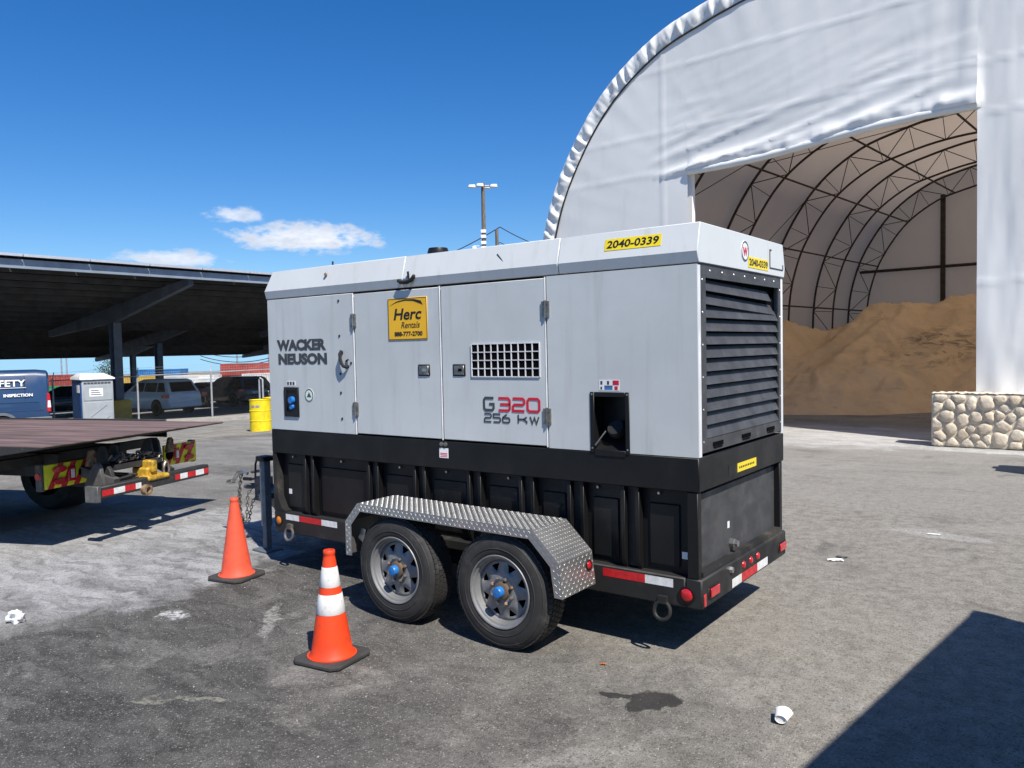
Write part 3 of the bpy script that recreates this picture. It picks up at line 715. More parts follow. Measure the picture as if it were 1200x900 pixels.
# cabinet shell (inner body sits 12 mm behind the panels)
b = MB(); b.box(-L+.012, -.07, .21, WD-.012, ZGB, ZGT); part('cabinet_body', b, M_hole, gen)
def plate(x0, x1, z0, z1, y0=0., t=.012): 
    q = MB(); q.box(x0, x1, y0, y0+t, z0, z1); return q
S1, S2, S3 = -3.025, -2.066, -1.103
part('side_panel', plate(-L, S1-.008, ZGB, ZGT-.004), M_cab, gen, bevel=.004, label='grey front side panel with maker lettering')
d1 = part('door', plate(S1+.008, S2-.006, ZGB+.012, ZGT-.014), M_cab, gen, bevel=.004, label='grey door with yellow rental sign')
d2 = part('door', plate(S2+.008, S3-.006, ZGB+.012, ZGT-.014, -.002), M_cab, gen, bevel=.004, label='grey door with vent grille')
# right side panel with the intake opening cut out
ix0, ix1, iz0, iz1 = -.752, -.478, 1.262, 1.655
b = MB()
for a in ((S3+.008, ix0, ZGB, ZGT-.004), (ix1, 0, ZGB, ZGT-.004), (ix0, ix1, iz1, ZGT-.004)): b.box(a[0], a[1], 0, .012, a[2], a[3])
part('side_panel', b, M_cab, gen, label='grey rear side panel with filler recess')
for x in (S1, S2, S3):
    b = MB(); b.box(x-.0085, x-.003, -.004, .02, ZGB+.004, ZGT-.006); part('seam_edge', b, M_seam, gen)
part('side_panel', plate(-L, 0, ZGB, ZGT-.004, WD-.012), M_cab, gen, bevel=.004)
b = MB(); b.box(-L-.002, -L+.012, .012, WD-.012, ZGB, ZGT-.004); part('front_panel', b, M_cab, gen)
b = MB(); b.box(-.012, 0.0, .0125, .05, ZGB, ZGT-.004); b.box(-.012, 0, WD-.05, WD-.0125, ZGB, ZGT-.004); part('corner_trim', b, M_seam, gen)
# roof: flared lower band, inward slope above, flat top; three sections along the length
RP = [(0, ZGT+.004), (-.018, ZGT+.072), (.03, ZTOP), (WD-.03, ZTOP), (WD+.018, ZGT+.072), (WD, ZGT+.004)]
secs = [(-L-.012, -2.44, .035), (-2.436, -.992, 0), (-.988, .012, .0)]
for i, (a, c, tp) in enumerate(secs):
    b = MB(); b.prism(RP, (a, 0, 0), (0, 1, 0), (0, 0, 1), (c-a, 0, 0))
    if i == 0: b.v = [(x+.07*max(0, (z-ZGT-.07)/.18) if abs(x-a) < 1e-4 else x, y, z) for x, y, z in b.v]
    rf = part('roof', b, M_roof, gen, bevel=.004, smooth=8)
b = MB(); b.lathe([(.0, .03), (.075, .03), (.085, .0), (.085, -.03)], (-2.25, .2, ZTOP+.03), (0, 0, 1), 20); part('exhaust_cap', b, M_blackp, gen)
b = MB(); b.tube([(-1.52, .012, 2.64), (-1.48, .004, 2.6), (-1.455, .0, 2.575)], .005, 6); part('roof_cable', b, M_wire, gen)
b = MB(); b.lathe([(0, .012), (.014, .012), (.016, 0)], (-3.35, .0, 2.625), (0, -1, .3), 10); part('bolt', b, M_rust, gen)
b = MB(); b.tube([(-3.33, .06, 2.7), (-3.33, .06, 2.74)], .008, 6); part('antenna_stub', b, M_wire, gen)
# lifting cleat on the roof band and the padlock bracket on the front panel (bent flat bars)
def cleat(c, u, v, n, sc, name):
    q = MB(); c = Vector(c)
    P = [(-.085, .012, .02), (-.06, .0, .045), (-.02, -.004, .05), (.02, -.002, .05), (.05, .01, .05), (.065, .03, .03), (.06, .035, 0)]
    q.tube([c+Vector(u)*a*sc+Vector(v)*b_*sc+Vector(n)*k*sc for a, b_, k in P], .014*sc, 8)
    q.tube([c+Vector(u)*-.07*sc+Vector(n)*-.01, c+Vector(u)*-.07*sc+Vector(n)*.03*sc], .012*sc, 8)
    q.tube([c+Vector(u)*.01*sc+Vector(v)*.02*sc, c+Vector(u)*.012*sc+Vector(v)*.07*sc+Vector(n)*.03*sc], .008*sc, 6)
    return part(name, q, M_blackd, gen)
cleat((-2.38, -.018, 2.50), (1, 0, 0), (0, 0, 1), (0, -.3, 0), 1.1, 'lifting_hook')
cleat((-3.155, 0, 1.89), (.3, 0, -.95), (.95, 0, .3), (0, -.7, 0), 1.0, 'door_hook')
# hinges
def hinge(x, z, par):
    q = MB(); q.box(x-.03, x-.004, -.012, 0, z-.055, z+.055); q.box(x+.004, x+.03, -.012, 0, z-.055, z+.055); q.lathe([(.009, -.06), (.009, .06)], (x, -.012, z), (0, 0, 1), 10)
    for dx in (-.018, .018):
        for dz in (-.035, .035): q.lathe([(0, .004), (.005, .004), (.006, 0)], (x+dx, -.012, z+dz), (0, -1, 0), 8)
    h_ = part('hinge', q, M_steel, par)
for z in (2.22, 1.487): hinge(S1, z, d1)
for z in (2.227, 1.49): hinge(S3, z, d2)
# flush latches
for x, par in ((-2.245, d1), (-1.89, d2)):
    q = MB(); q.prism([(-.062, -.045), (-.062, .045), (.062, .045), (.062, -.045)], (x, -.006, 1.81), (1, 0, 0), (0, 0, 1), (0, .006, 0))
    lt = part('latch', q, M_blackd, par, bevel=.004)
    q = MB(); q.box(x-.048, x+.048, -.011, -.006, 1.81-.034, 1.81+.034); q2 = part('latch', q, M_steel, par, bevel=.004)
    q = MB(); q.box(x-.012+(.01 if par == d2 else 0), x+.03, -.016, -.011, 1.80, 1.822); part('latch', q, M_hole if par == d2 else M_zinc, par)
# vent grille: frame opening with crossed bars
gx0, gx1, gz0, gz1 = -1.765, -1.158, 1.762, 2.0
q = MB(); q.box(gx0, gx1, -.0035, -.002, gz0, gz1); part('vent_opening', q, M_hole, d2)
q = MB()
for i in range(11): x = gx0+(gx1-gx0)*i/10; q.box(x-.0035, x+.0035, -.0105, -.0036, gz0, gz1)
for i in range(5): z = gz0+.0+(gz1-gz0)*i/4; q.box(gx0, gx1, -.0095, -.0037, z-.0035, z+.0035)
part('vent_grille', q, M_seam, d2)
# filler / intake recess
q = MB(); t = .022
for a in ((ix0-.01, ix0+t, iz0, iz1+.01), (ix1-t, ix1+.01, iz0, iz1+.01)): q.box(a[0], a[1], -.006, .0, a[2], a[3])
q.box(ix0+t, ix1-t, -.006, 0, iz1-t, iz1+.01); q.box(ix0+t, ix1-t, -.006, 0, iz0-.02, iz0+t)
fr = part('filler_frame', q, M_blackp, gen, bevel=.003)
q = MB(); q.box(ix0, ix1, .16, .165, iz0, iz1); q.box(ix0, ix0+.004, .0, .16, iz0, iz1); q.box(ix1-.004, ix1, 0, .16, iz0, iz1); q.box(ix0, ix1, 0, .16, iz1-.004, iz1); 
q.add([(ix0, .002, iz0), (ix1, .002, iz0), (ix1, .16, iz0+.12), (ix0, .16, iz0+.12)], [(0, 1, 2, 3)]); part('filler_recess', q, M_blackp, fr)
q = MB(); q.lathe([(0, .05), (.055, .05), (.062, .035), (.062, 0)], (-.61, .1, iz0+.14), (0, -.8, .6), 16); part('filler_cap', q, M_blackd, fr)
q = MB(); q.tube([(-.725, -.006, iz0+.05), (-.675, .05, iz0+.14)], .005, 6); part('filler_chain', q, M_zinc, fr)
for x in (ix0+.006, ix1-.006):
    for z in (iz0+.03, iz1-.006): q = MB(); q.lathe([(0, .004), (.006, .003), (.007, 0)], (x, -.006, z), (0, -1, 0), 8); part('bolt', q, M_zinc, fr)
# small connection box at the front with blue cap, round green sticker
bx0, bx1, bz0, bz1 = -3.957, -3.758, 1.395, 1.66
q = MB(); q.box(bx0, bx0+.03, -.012, 0, bz0, bz1); q.box(bx1-.03, bx1, -.012, 0, bz0, bz1); q.box(bx0+.03, bx1-.03, -.012, 0, bz1-.03, bz1); q.box(bx0+.03, bx1-.03, -.012, 0, bz0, bz0+.05); q.box(bx0+.03, bx1-.03, -.003, 0, bz0+.05, bz1-.03)
cb = part('connection_box', q, M_blackp, gen, bevel=.004)
q = MB(); q.lathe([(0, .03), (.03, .03), (.034, 0)], (-3.845, -.004, 1.545), (0, -1, 0), 14); q.lathe([(0, .02), (.022, .02), (.026, 0)], (-3.85, -.004, 1.485), (0, -1, 0), 14); part('blue_cap', q, M_blue, cb)
q = MB(); q.box(-3.925, -3.8, -.0015, -.0, 1.672, 1.715); dc = part('label_sticker', q, M_white, gen)
for i in range(3): q = MB(); q.box(-3.917+.038*i, -3.892+.038*i, -.0025, -.0015, 1.68, 1.708); part('pictogram', q, M_inkgrey, dc)
q = MB(); q.lathe([(0, .0015), (.062, .0015), (.062, 0)], (-3.621, 0, 1.591), (0, -1, 0), 24); st = part('round_sticker', q, M_white, gen)
q = MB(); q.lathe([(.047, .0025), (.057, .0025)], (-3.621, 0, 1.591), (0, -1, 0), 24); q.prism([(-.03, -.02), (.03, -.02), (0, .025)], (-3.621, -.0026, 1.595), (1, 0, 0), (0, 0, 1), (0, .001, 0)); part('leaf_emblem', q, M_green, st)
for x, z in ((-3.205, 2.395), (-3.205, 2.1), (-3.205, 1.78), (-3.205, 1.62), (-3.2, 1.40), (-3.07, 1.87)):
    q = MB(); q.lathe([(0, .006), (.010, .005), (.012, 0)], (x, 0, z), (0, -1, 0), 8); part('bolt', q, M_blackd, gen)
# ---- lettering on the side
U, Vv = (1, 0, 0), (0, 0, 1)
lettering('WACKER', (-4.044, -.001, 1.985), U, Vv, .665, .10, M_inkgrey, gen, .055)
lettering('NEUSON', (-4.03, -.001, 1.862), U, Vv, .66, .10, M_inkgrey, gen, .055)
q = strokes(MB(), 'G', (-1.659, -.004, 1.52), U, Vv, .088, .088, .03, .018); part('lettering', q, M_inkgrey, gen)
q = strokes(MB(), '320', (-1.525, -.004, 1.52), U, Vv, .10, .088, .028, .018); part('lettering', q, M_inkred, gen)
q = strokes(MB(), '256', (-1.657, -.004, 1.435), U, Vv, .062, .058, .021, .011); part('lettering', q, M_inkgrey, gen)
q = strokes(MB(), 'kW', (-1.352, -.004, 1.435), U, Vv, .073, .06, .03, .011); part('lettering', q, M_inkgrey, gen)
# rental sign
q = MB(); q.box(-2.62, -2.198, -.005, -.0005, 2.048, 2.378); sg = part('rental_sign', q, M_herc, gen, bevel=.003)
q = MB(); q.prism([(-2.595, 2.322), (-2.52, 2.345), (-2.43, 2.356), (-2.34, 2.35), (-2.255, 2.322), (-2.24, 2.316), (-2.26, 2.348), (-2.33, 2.363), (-2.43, 2.366), (-2.52, 2.353)], (0, -.0055, 0), (1, 0, 0), (0, 0, 1), (0, -.001, 0)); part('swoosh', q, M_ink, sg)
lettering('Herc', (-2.555, -.0052, 2.206), U, Vv, .30, .09, M_ink, sg, .02, .2)
lettering('Rentals', (-2.475, -.0052, 2.141), U, Vv, .20, .048, M_ink, sg, .0, .25)
lettering('888-777-2700', (-2.55, -.0052, 2.078), U, Vv, .30, .036, M_ink, sg, .03)
q = MB()
for a in ((-2.616, -2.202, 2.052, 2.056), (-2.616, -2.202, 2.37, 2.374), (-2.616, -2.612, 2.056, 2.37), (-2.206, -2.202, 2.056, 2.37)): q.box(a[0], a[1], -.006, -.005, a[2], a[3])
part('sign_border', q, M_ink, sg)
# unit number plates: on the slope of the roof and on the rear of the roof
sv = Vector((0, .048, .178)).normalized(); ro = Vector((0, -.018, ZGT+.072)); sn = Vector((1, 0, 0)).cross(sv)
o0 = ro+sv*.055+sn*.001+Vector((-.634, 0, 0))
q = MB(); q.prism([(0, 0), (.40, 0), (.40, .078), (0, .078)], o0, (1, 0, 0), sv, sn*.0015); ns = part('number_sticker', q, M_yel, gen)
lettering('2040-0339', o0+Vector((.015, 0, 0))+sv*.014+sn*.0018, (1, 0, 0), sv, .37, .052, M_ink, ns, .02, .1)
RXr = .0125                                             # rear face of roof
q = MB(); q.box(RXr, RXr+.002, .834, 1.233, ZGT+.03, ZGT+.105); ns = part('number_sticker', q, M_yel, gen)
lettering('2040-0339', (RXr+.0024, .85, ZGT+.045), (0, 1, 0), Vv, .37, .048, M_ink, ns, .012)
q = MB(); q.lathe([(0, .003), (.068, .003), (.07, 0)], (RXr, .77, 2.59), (1, 0, 0), 28); lg = part('maker_emblem', q, M_white, gen)
q = MB(); q.lathe([(.058, .0045), (.067, .0045), (.067, .003)], (RXr, .77, 2.59), (1, 0, 0), 28); part('emblem_ring', q, M_inkgrey, lg)
lettering('W', (RXr+.0032, .728, 2.555), (0, 1, 0), Vv, .084, .06, M_inkred, lg, .04)
q = MB(); py0, py1, pz0, pz1 = 1.27, 1.565, 2.51, 2.645
for a in ((py0, py0+.005, pz0, pz1), (py0+.005, py1, pz0, pz0+.005), (py1-.005, py1, pz0+.005, pz0+.04), (py0+.005, py0+.04, pz1-.005, pz1)): q.box(RXr, RXr+.005, a[0], a[1], a[2], a[3])
part('plate_holder', q, M_blackp, gen)
# warning stickers
q = MB(); q.box(-.69, -.54, -.0015, 0, 1.675, 1.745); ws = part('label_sticker', q, M_white, gen)
for a, ma in (((-.588, -.543, 1.712, 1.742), M_inkred), ((-.65, -.59, 1.682, 1.689), M_blue), ((-.65, -.59, 1.692, 1.699), M_blue), ((-.65, -.59, 1.702, 1.708), M_ink), ((-.575, -.552, 1.681, 1.704), M_inkred), ((-.68, -.665, 1.715, 1.738), M_inkgrey), ((-.63, -.615, 1.715, 1.738), M_inkgrey), ((-.68, -.668, 1.682, 1.7), M_inkgrey)):
    q = MB(); q.box(a[0], a[1], -.0026, -.0015, a[2], a[3]); part('pictogram', q, ma, ws)

# ---- black base skirt, tank, frame
b = MB(); b.box(-L, .0, 0, WD, ZOV, ZGB-.002); part('base_skirt', b, M_blackp, gen, bevel=.006)
b = MB(); b.box(-L+.04, -.09, .075, WD-.075, ZRT, ZOV); tk = part('fuel_tank', b, M_blackp, gen)
def rib(x, wdt=.035):
    q = MB(); q.prism([(0, ZRT+.0), (0, ZOV), (.06, ZOV), (.06, ZRT+.07), (.035, ZRT)], (x-wdt/2, .072, 0), (0, -1, 0), (0, 0, 1), (wdt, 0, 0)); return part('tank_rib', q, M_blackp, tk, bevel=.003)
for x in (-3.68, -2.87, -2.345, -1.79, -1.31, -.90, -.485):
    for dx in (-.052, .052): rib(x+dx, .03)
    q = MB(); q.box(x-.035, x+.035, .055, .0745, ZRT+.01, ZOV-.0); part('tank_rib', q, M_blackd, tk)
pn = [(-4.06, -3.76), (-3.60, -2.95), (-2.79, -2.425), (-2.265, -1.87), (-1.71, -1.39), (-1.23, -.98), (-.82, -.565), (-.40, -.13)]
for a, c in pn:
    q = MB(); q.box(a+.03, c-.03, .062, .0745, ZRT+.04, ZOV-.10); part('tank_panel', q, M_blackp, tk, bevel=.012)
q = MB(); q.prism([(-L, ZRT), (-L, ZOV-.002), (-L+.05, ZOV-.002), (-L+.055, ZRT+.13), (-L+.11, ZRT+.03), (-L+.16, ZRT+.012), (-L+.16, ZRT)], (0, .005, 0), (1, 0, 0), (0, 0, 1), (0, .07, 0)); part('corner_post', q, M_blackd, tk)
for yy in (.004, WD-.06):
    q = MB(); q.box(-.085, -.012, yy, yy+.055, ZRT+.0, ZOV-.002); part('corner_post', q, M_blackp, tk, bevel=.004)
q = MB(); q.box(-.09, -.055, .06, WD-.06, ZRT, ZOV-.03); rt_ = part('tank_end', q, M_louv, gen, bevel=.006, label='rear tank panel coloured lighter grey to look sunlit')  # lighter than the black tank: sunlit tone put into the colour
q = MB(); q.box(-.085, -.004, .06, WD-.06, ZRT+.0, ZRT+.03); part('bumper_ledge', q, M_blackd, gen)
q = MB(); q.lathe([(.03, 0), (.03, .03), (.022, .032), (.022, .055), (0, .055)], (-.055, .64, .612), (1, 0, 0), 8); part('drain_plug', q, M_zinc, gen)
for yy, zz in ((.585, .72),): q = MB(); q.box(-.055, -.053, yy, yy+.035, zz, zz+.045); part('label_sticker', q, M_white, gen)
for x in (-4.02, -.145):
    q = MB(); q.box(x, x+.04, .06, .0615, ZRT+.1+(.06 if x < -1 else 0), ZRT+.145+(.06 if x < -1 else 0)); part('label_sticker', q, M_white, gen)
q = MB(); q.box(-.0, .003, .631, .99, 1.098, 1.157); ys_ = part('number_sticker', q, M_yel, gen)
for i in range(9): q = MB(); q.box(.003, .0038, .66+.033*i, .68+.033*i, 1.12, 1.134); part('print_mark', q, M_ink, ys_)
q = MB(); q.box(0, .002, .48, .63, 1.09, 1.165); part('patch', q, M_blackd, gen)
q = MB(); q.box(0, .002, .992, 1.08, 1.09, 1.165); part('patch', q, M_blackd, gen)
# warning sticker and bolts on the skirt
q = MB(); q.box(-2.11, -2.02, -.0016, 0, 1.14, 1.215); ws = part('label_sticker', q, M_white, gen)
for a in ((-2.1, -2.03, 1.148, 1.153), (-2.1, -2.03, 1.16, 1.166), (-2.1, -2.03, 1.172, 1.178)): q = MB(); q.box(a[0], a[1], -.0026, -.0016, a[2], a[3]); part('print_mark', q, M_inkred, ws)
for x in (-2.085, -2.045): q = MB(); q.lathe([(0, .012), (.016, .01), (.018, 0)], (x, 0, 1.245), (0, -1, 0), 8); part('bolt', q, M_steel, gen)
for x in (-3.95, -3.3, -2.6, -2.1, -1.5, -.75, -.3): q = MB(); q.lathe([(0, .006), (.009, .005), (.011, 0)], (x, .0615, ZOV-.035), (0, -1, 0), 8); part('bolt', q, M_zinc, gen)
# frame rails and rear bumper
for y0, y1 in ((0, .10), (WD-.1, WD)):
    q = MB(); q.box(-L-.0, -.10, y0, y1, ZRB, ZRT-.002); part('frame_rail', q, M_blackd, gen, bevel=.008)
q = MB(); q.box(-.098, .0125, 0, WD+.0, ZRB, ZRT); bp = part('rear_bumper', q, M_blackd, gen, bevel=.01)
q = MB(); q.box(-L, -L+.1, .102, WD-.102, ZRB+.01, ZRT-.004); part('cross_member', q, M_blackd, gen)
for x in (-3.2, -2.2, -1.1): q = MB(); q.box(x-.04, x+.04, .102, WD-.102, ZRB+.03, ZRT-.01); part('cross_member', q, M_blackp, gen)
# reflective tape
def tape(x0, x1, z0, z1, ma, par=gen): q = MB(); q.box(x0, x1, -.0015, 0, z0, z1); part('reflective_tape', q, ma, par)
for x0, x1, ma in ((-4.0, -3.815, M_whitetape), (-3.815, -3.51, M_redtape), (-3.51, -3.31, M_whitetape)): tape(x0, x1, .452, .503, ma)
for x0, x1, ma in ((-.685, -.375, M_redtape), (-.375, -.181, M_whitetape)): tape(x0, x1, .444, .497, ma)
for y0, y1, ma in ((.49, .66, M_whitetape), (.66, .965, M_redtape), (.965, 1.18, M_whitetape)):
    q = MB(); q.box(.0125, .014, y0, y1, .347, .405); part('reflective_tape', q, ma, bp)
def lamp(c, n, r, ma, par, name='marker_lamp', ring=True):
    q = MB(); q.lathe([(0, .014), (r*.6, .012), (r*.9, .006), (r, 0)], c, n, 18); o = part(name, q, ma, par)
    if ring: q = MB(); q.lathe([(r, 0), (r, .008), (r*1.2, .008), (r*1.22, 0)], c, n, 18); part('lamp_bezel', q, M_blackp, par)
lamp((-4.1, 0, .435), (0, -1, 0), .04, M_amber, gen)
lamp((-.09, 0, .412), (0, -1, 0), .045, M_red, gen)
for y in (.70, .838, .976): 
    lamp((.0125, y, .455), (1, 0, 0), .026, M_red, bp, ring=False)
for y in (.175, 1.50):
    q = MB(); q.box(.0125, .02, y-.085, y+.085, .375, .452); tl = part('tail_lamp', q, M_blackp, bp, bevel=.006)
    q = MB(); q.box(.02, .03, y-.068, y+.068, .384, .443); part('tail_lamp', q, M_red, bp, bevel=.008, seg=2)
q = MB(); q.box(.0125, .018, .02, .055, .345, .425); part('reflector', q, M_red, bp, bevel=.003)
q = MB(); q.lathe([(0, .02), (.02, .018), (.024, 0)], (.0125, .465, .476), (1, 0, 0), 6); part('bolt', q, M_zinc, bp)
# tie-down rings
def ringm(x, z, ma, r=.055):
    q = MB(); q.tube([(x+math.cos(2*math.pi*k/20)*r, -.028+.01*math.sin(2*math.pi*k/20), z+math.sin(2*math.pi*k/20)*r) for k in range(20)], .0125, 8, closed=True)
    q.box(x-.03, x+.03, -.03, -.0005, z+r-.012, z+r+.035); part('tie_down_ring', q, ma, gen)
ringm(-3.93, .33, M_chasg); ringm(-.245, .295, M_blackd)
# rear louvre panel
lv = MB(); y0, y1 = .05, WD-.05
for a in ((y0, .13, 1.292, ZGT), (1.50, y1, 1.292, ZGT), (.13, 1.50, 1.292, 1.375), (.13, 1.50, 2.375, ZGT)): lv.box(-.012, .0, a[0], a[1], a[2], a[3])
part('louvre_frame', lv, M_louv, gen)
b = MB(); b.box(-.068, -.05, .06, WD-.06, 1.3, 2.45); part('louvre_backing', b, M_hole, gen)
NL = 12; zz0, zz1 = 1.375, 2.375; pt = (zz1-zz0)/NL
for i in range(NL):
    z = zz0+pt*i
    q = MB(); top = 1.46 if i < NL-2 else (1.42 if i == NL-2 else 1.33)
    pr = [(-.034, z+pt*.93), (-.001, z+pt*.10), (.001, z+pt*.05), (-.006, z+pt*.03), (-.040, z+pt*.86)]
    q.prism(pr, (0, .135, 0), (1, 0, 0), (0, 0, 1), (0, top-.135+.035, 0))
    if i >= NL-2: q.v = [(x-.012*max(0, (y-1.2)/.2) if y > 1.2 else x, y, z_+(-.03*(y-1.2)/.2 if y > 1.2 else 0)) for x, y, z_ in q.v]
    part('louvre_slat', q, M_louv, gen, label='bent louvre slat' if i >= NL-2 else None)
for yb in (.08, 1.535):
    for i in range(6): q = MB(); q.lathe([(0, .004), (.007, .003), (.009, 0)], (0, yb, 1.36+.2*i), (1, 0, 0), 8); part('bolt', q, M_zinc, gen)
for i in range(7): q = MB(); q.lathe([(0, .004), (.007, .003), (.009, 0)], (0, .2+.2*i, 2.42), (1, 0, 0), 8); part('bolt', q, M_zinc, gen)
for i in range(3):
    yb = .22+.5*i; q = MB(); q.box(0, .006, yb, yb+.16, 1.318, 1.345); q.box(.0, .0062, yb+.015, yb+.145, 1.306, 1.312); part('lower_vent', q, M_hole, gen)

# ---- fender
FY0, FY1 = -.525, -.13
fp = [(-2.607, .437), (-2.607, .69), (-2.472, .838), (-.885, .826), (-.69, .64), (-.665, .425)]
fen = MB(); n = len(fp)
for i in range(n-1):
    (a, c), (d, e) = fp[i], fp[i+1]; nx_, nz_ = -(e-c), d-a; ll = math.hypot(nx_, nz_); nx_, nz_ = nx_/ll*.005, nz_/ll*.005
    fen.add([(a, FY0, c), (d, FY0, e), (d, FY1, e), (a, FY1, c), (a-nx_, FY0, c-nz_), (d-nx_, FY0, e-nz_), (d-nx_, FY1, e-nz_), (a-nx_, FY1, c-nz_)],
            [(0, 1, 2, 3), (7, 6, 5, 4), (0, 4, 5, 1), (3, 2, 6, 7), (0, 3, 7, 4), (1, 5, 6, 2)])
inn = [(-2.545, .437), (-2.545, .668), (-2.442, .780), (-.912, .768), (-.752, .612), (-.725, .425)]
for yy in (FY0-.001, FY0+.004):
    pass
for i in range(n-1):
    fen.add([(fp[i][0], FY0-.001, fp[i][1]), (fp[i+1][0], FY0-.001, fp[i+1][1]), (inn[i+1][0], FY0-.001, inn[i+1][1]), (inn[i][0], FY0-.001, inn[i][1]),
             (fp[i][0], FY0+.004, fp[i][1]-.006), (fp[i+1][0], FY0+.004, fp[i+1][1]-.006), (inn[i+1][0], FY0+.004, inn[i+1][1]), (inn[i][0], FY0+.004, inn[i][1])],
            [(0, 1, 2, 3), (7, 6, 5, 4), (2, 6, 7, 3), (1, 5, 6, 2), (0, 3, 7, 4)])
fd = part('fender', fen, M_plate, gen)
tr = MB()
def treads(o, u, v, nrm, lu, lv_, sp=.025):
    o, u, v, nrm = map(Vector, (o, u, v, nrm)); nu, nv = int(lu/sp), max(1, int(lv_/sp)); 
    for i in range(nu):
        for j in range(nv):
            c = o+u*(lu*(i+.5)/nu)+v*(lv_*(j+.5)/nv); s = 1 if (i+j) % 2 else -1
            a = (u+v*s).normalized()*.0108; e = (u-v*s).normalized()*.0034; h = nrm*.0024
            tr.add([c-a, c+e, c+a, c-e, c-a*.5+h, c+a*.5+h], [(0, 1, 5, 4), (1, 2, 5), (2, 3, 4, 5), (3, 0, 4)])
for i in range(n-1):
    p = Vector((fp[i][0], 0, fp[i][1])); q = Vector((fp[i+1][0], 0, fp[i+1][1])); d = (q-p); ll = d.length; d.normalize(); nn = Vector((-d.z, 0, d.x))
    treads(p+Vector((0, FY0, 0))+nn*.0005, d, (0, 1, 0), nn, ll, FY1-FY0)
    pi_, qi = Vector((inn[i][0], 0, inn[i][1])), Vector((inn[i+1][0], 0, inn[i+1][1]))
    treads(p+Vector((0, FY0-.0012, 0))+d*.01, d, ((pi_-p)-(pi_-p).dot(d)*d).normalized(), (0, -1, 0), ll-.02, .056, .021)
part('fender_tread', tr, M_plate, fd, kind='stuff', smooth=0)
lamp((-.677, FY0+.33, .56), (1, 0, .1), .028, M_red, fd)
q = MB(); q.prism([(-2.54, .56), (-2.50, .64), (-2.455, .63), (-2.49, .53)], (0, -.46, 0), (1, 0, 0), (0, 0, 1), (0, .02, 0)); part('fender_bracket', q, M_plate, fd)
# far side fender
q = MB(); q.prism(fp+list(reversed([(a+(.02 if a < -2 else -.02), c-.02) for a, c in fp])), (0, WD+.002, 0), (1, 0, 0), (0, 0, 1), (0, .52, 0)); part('fender', q, M_plate, gen)
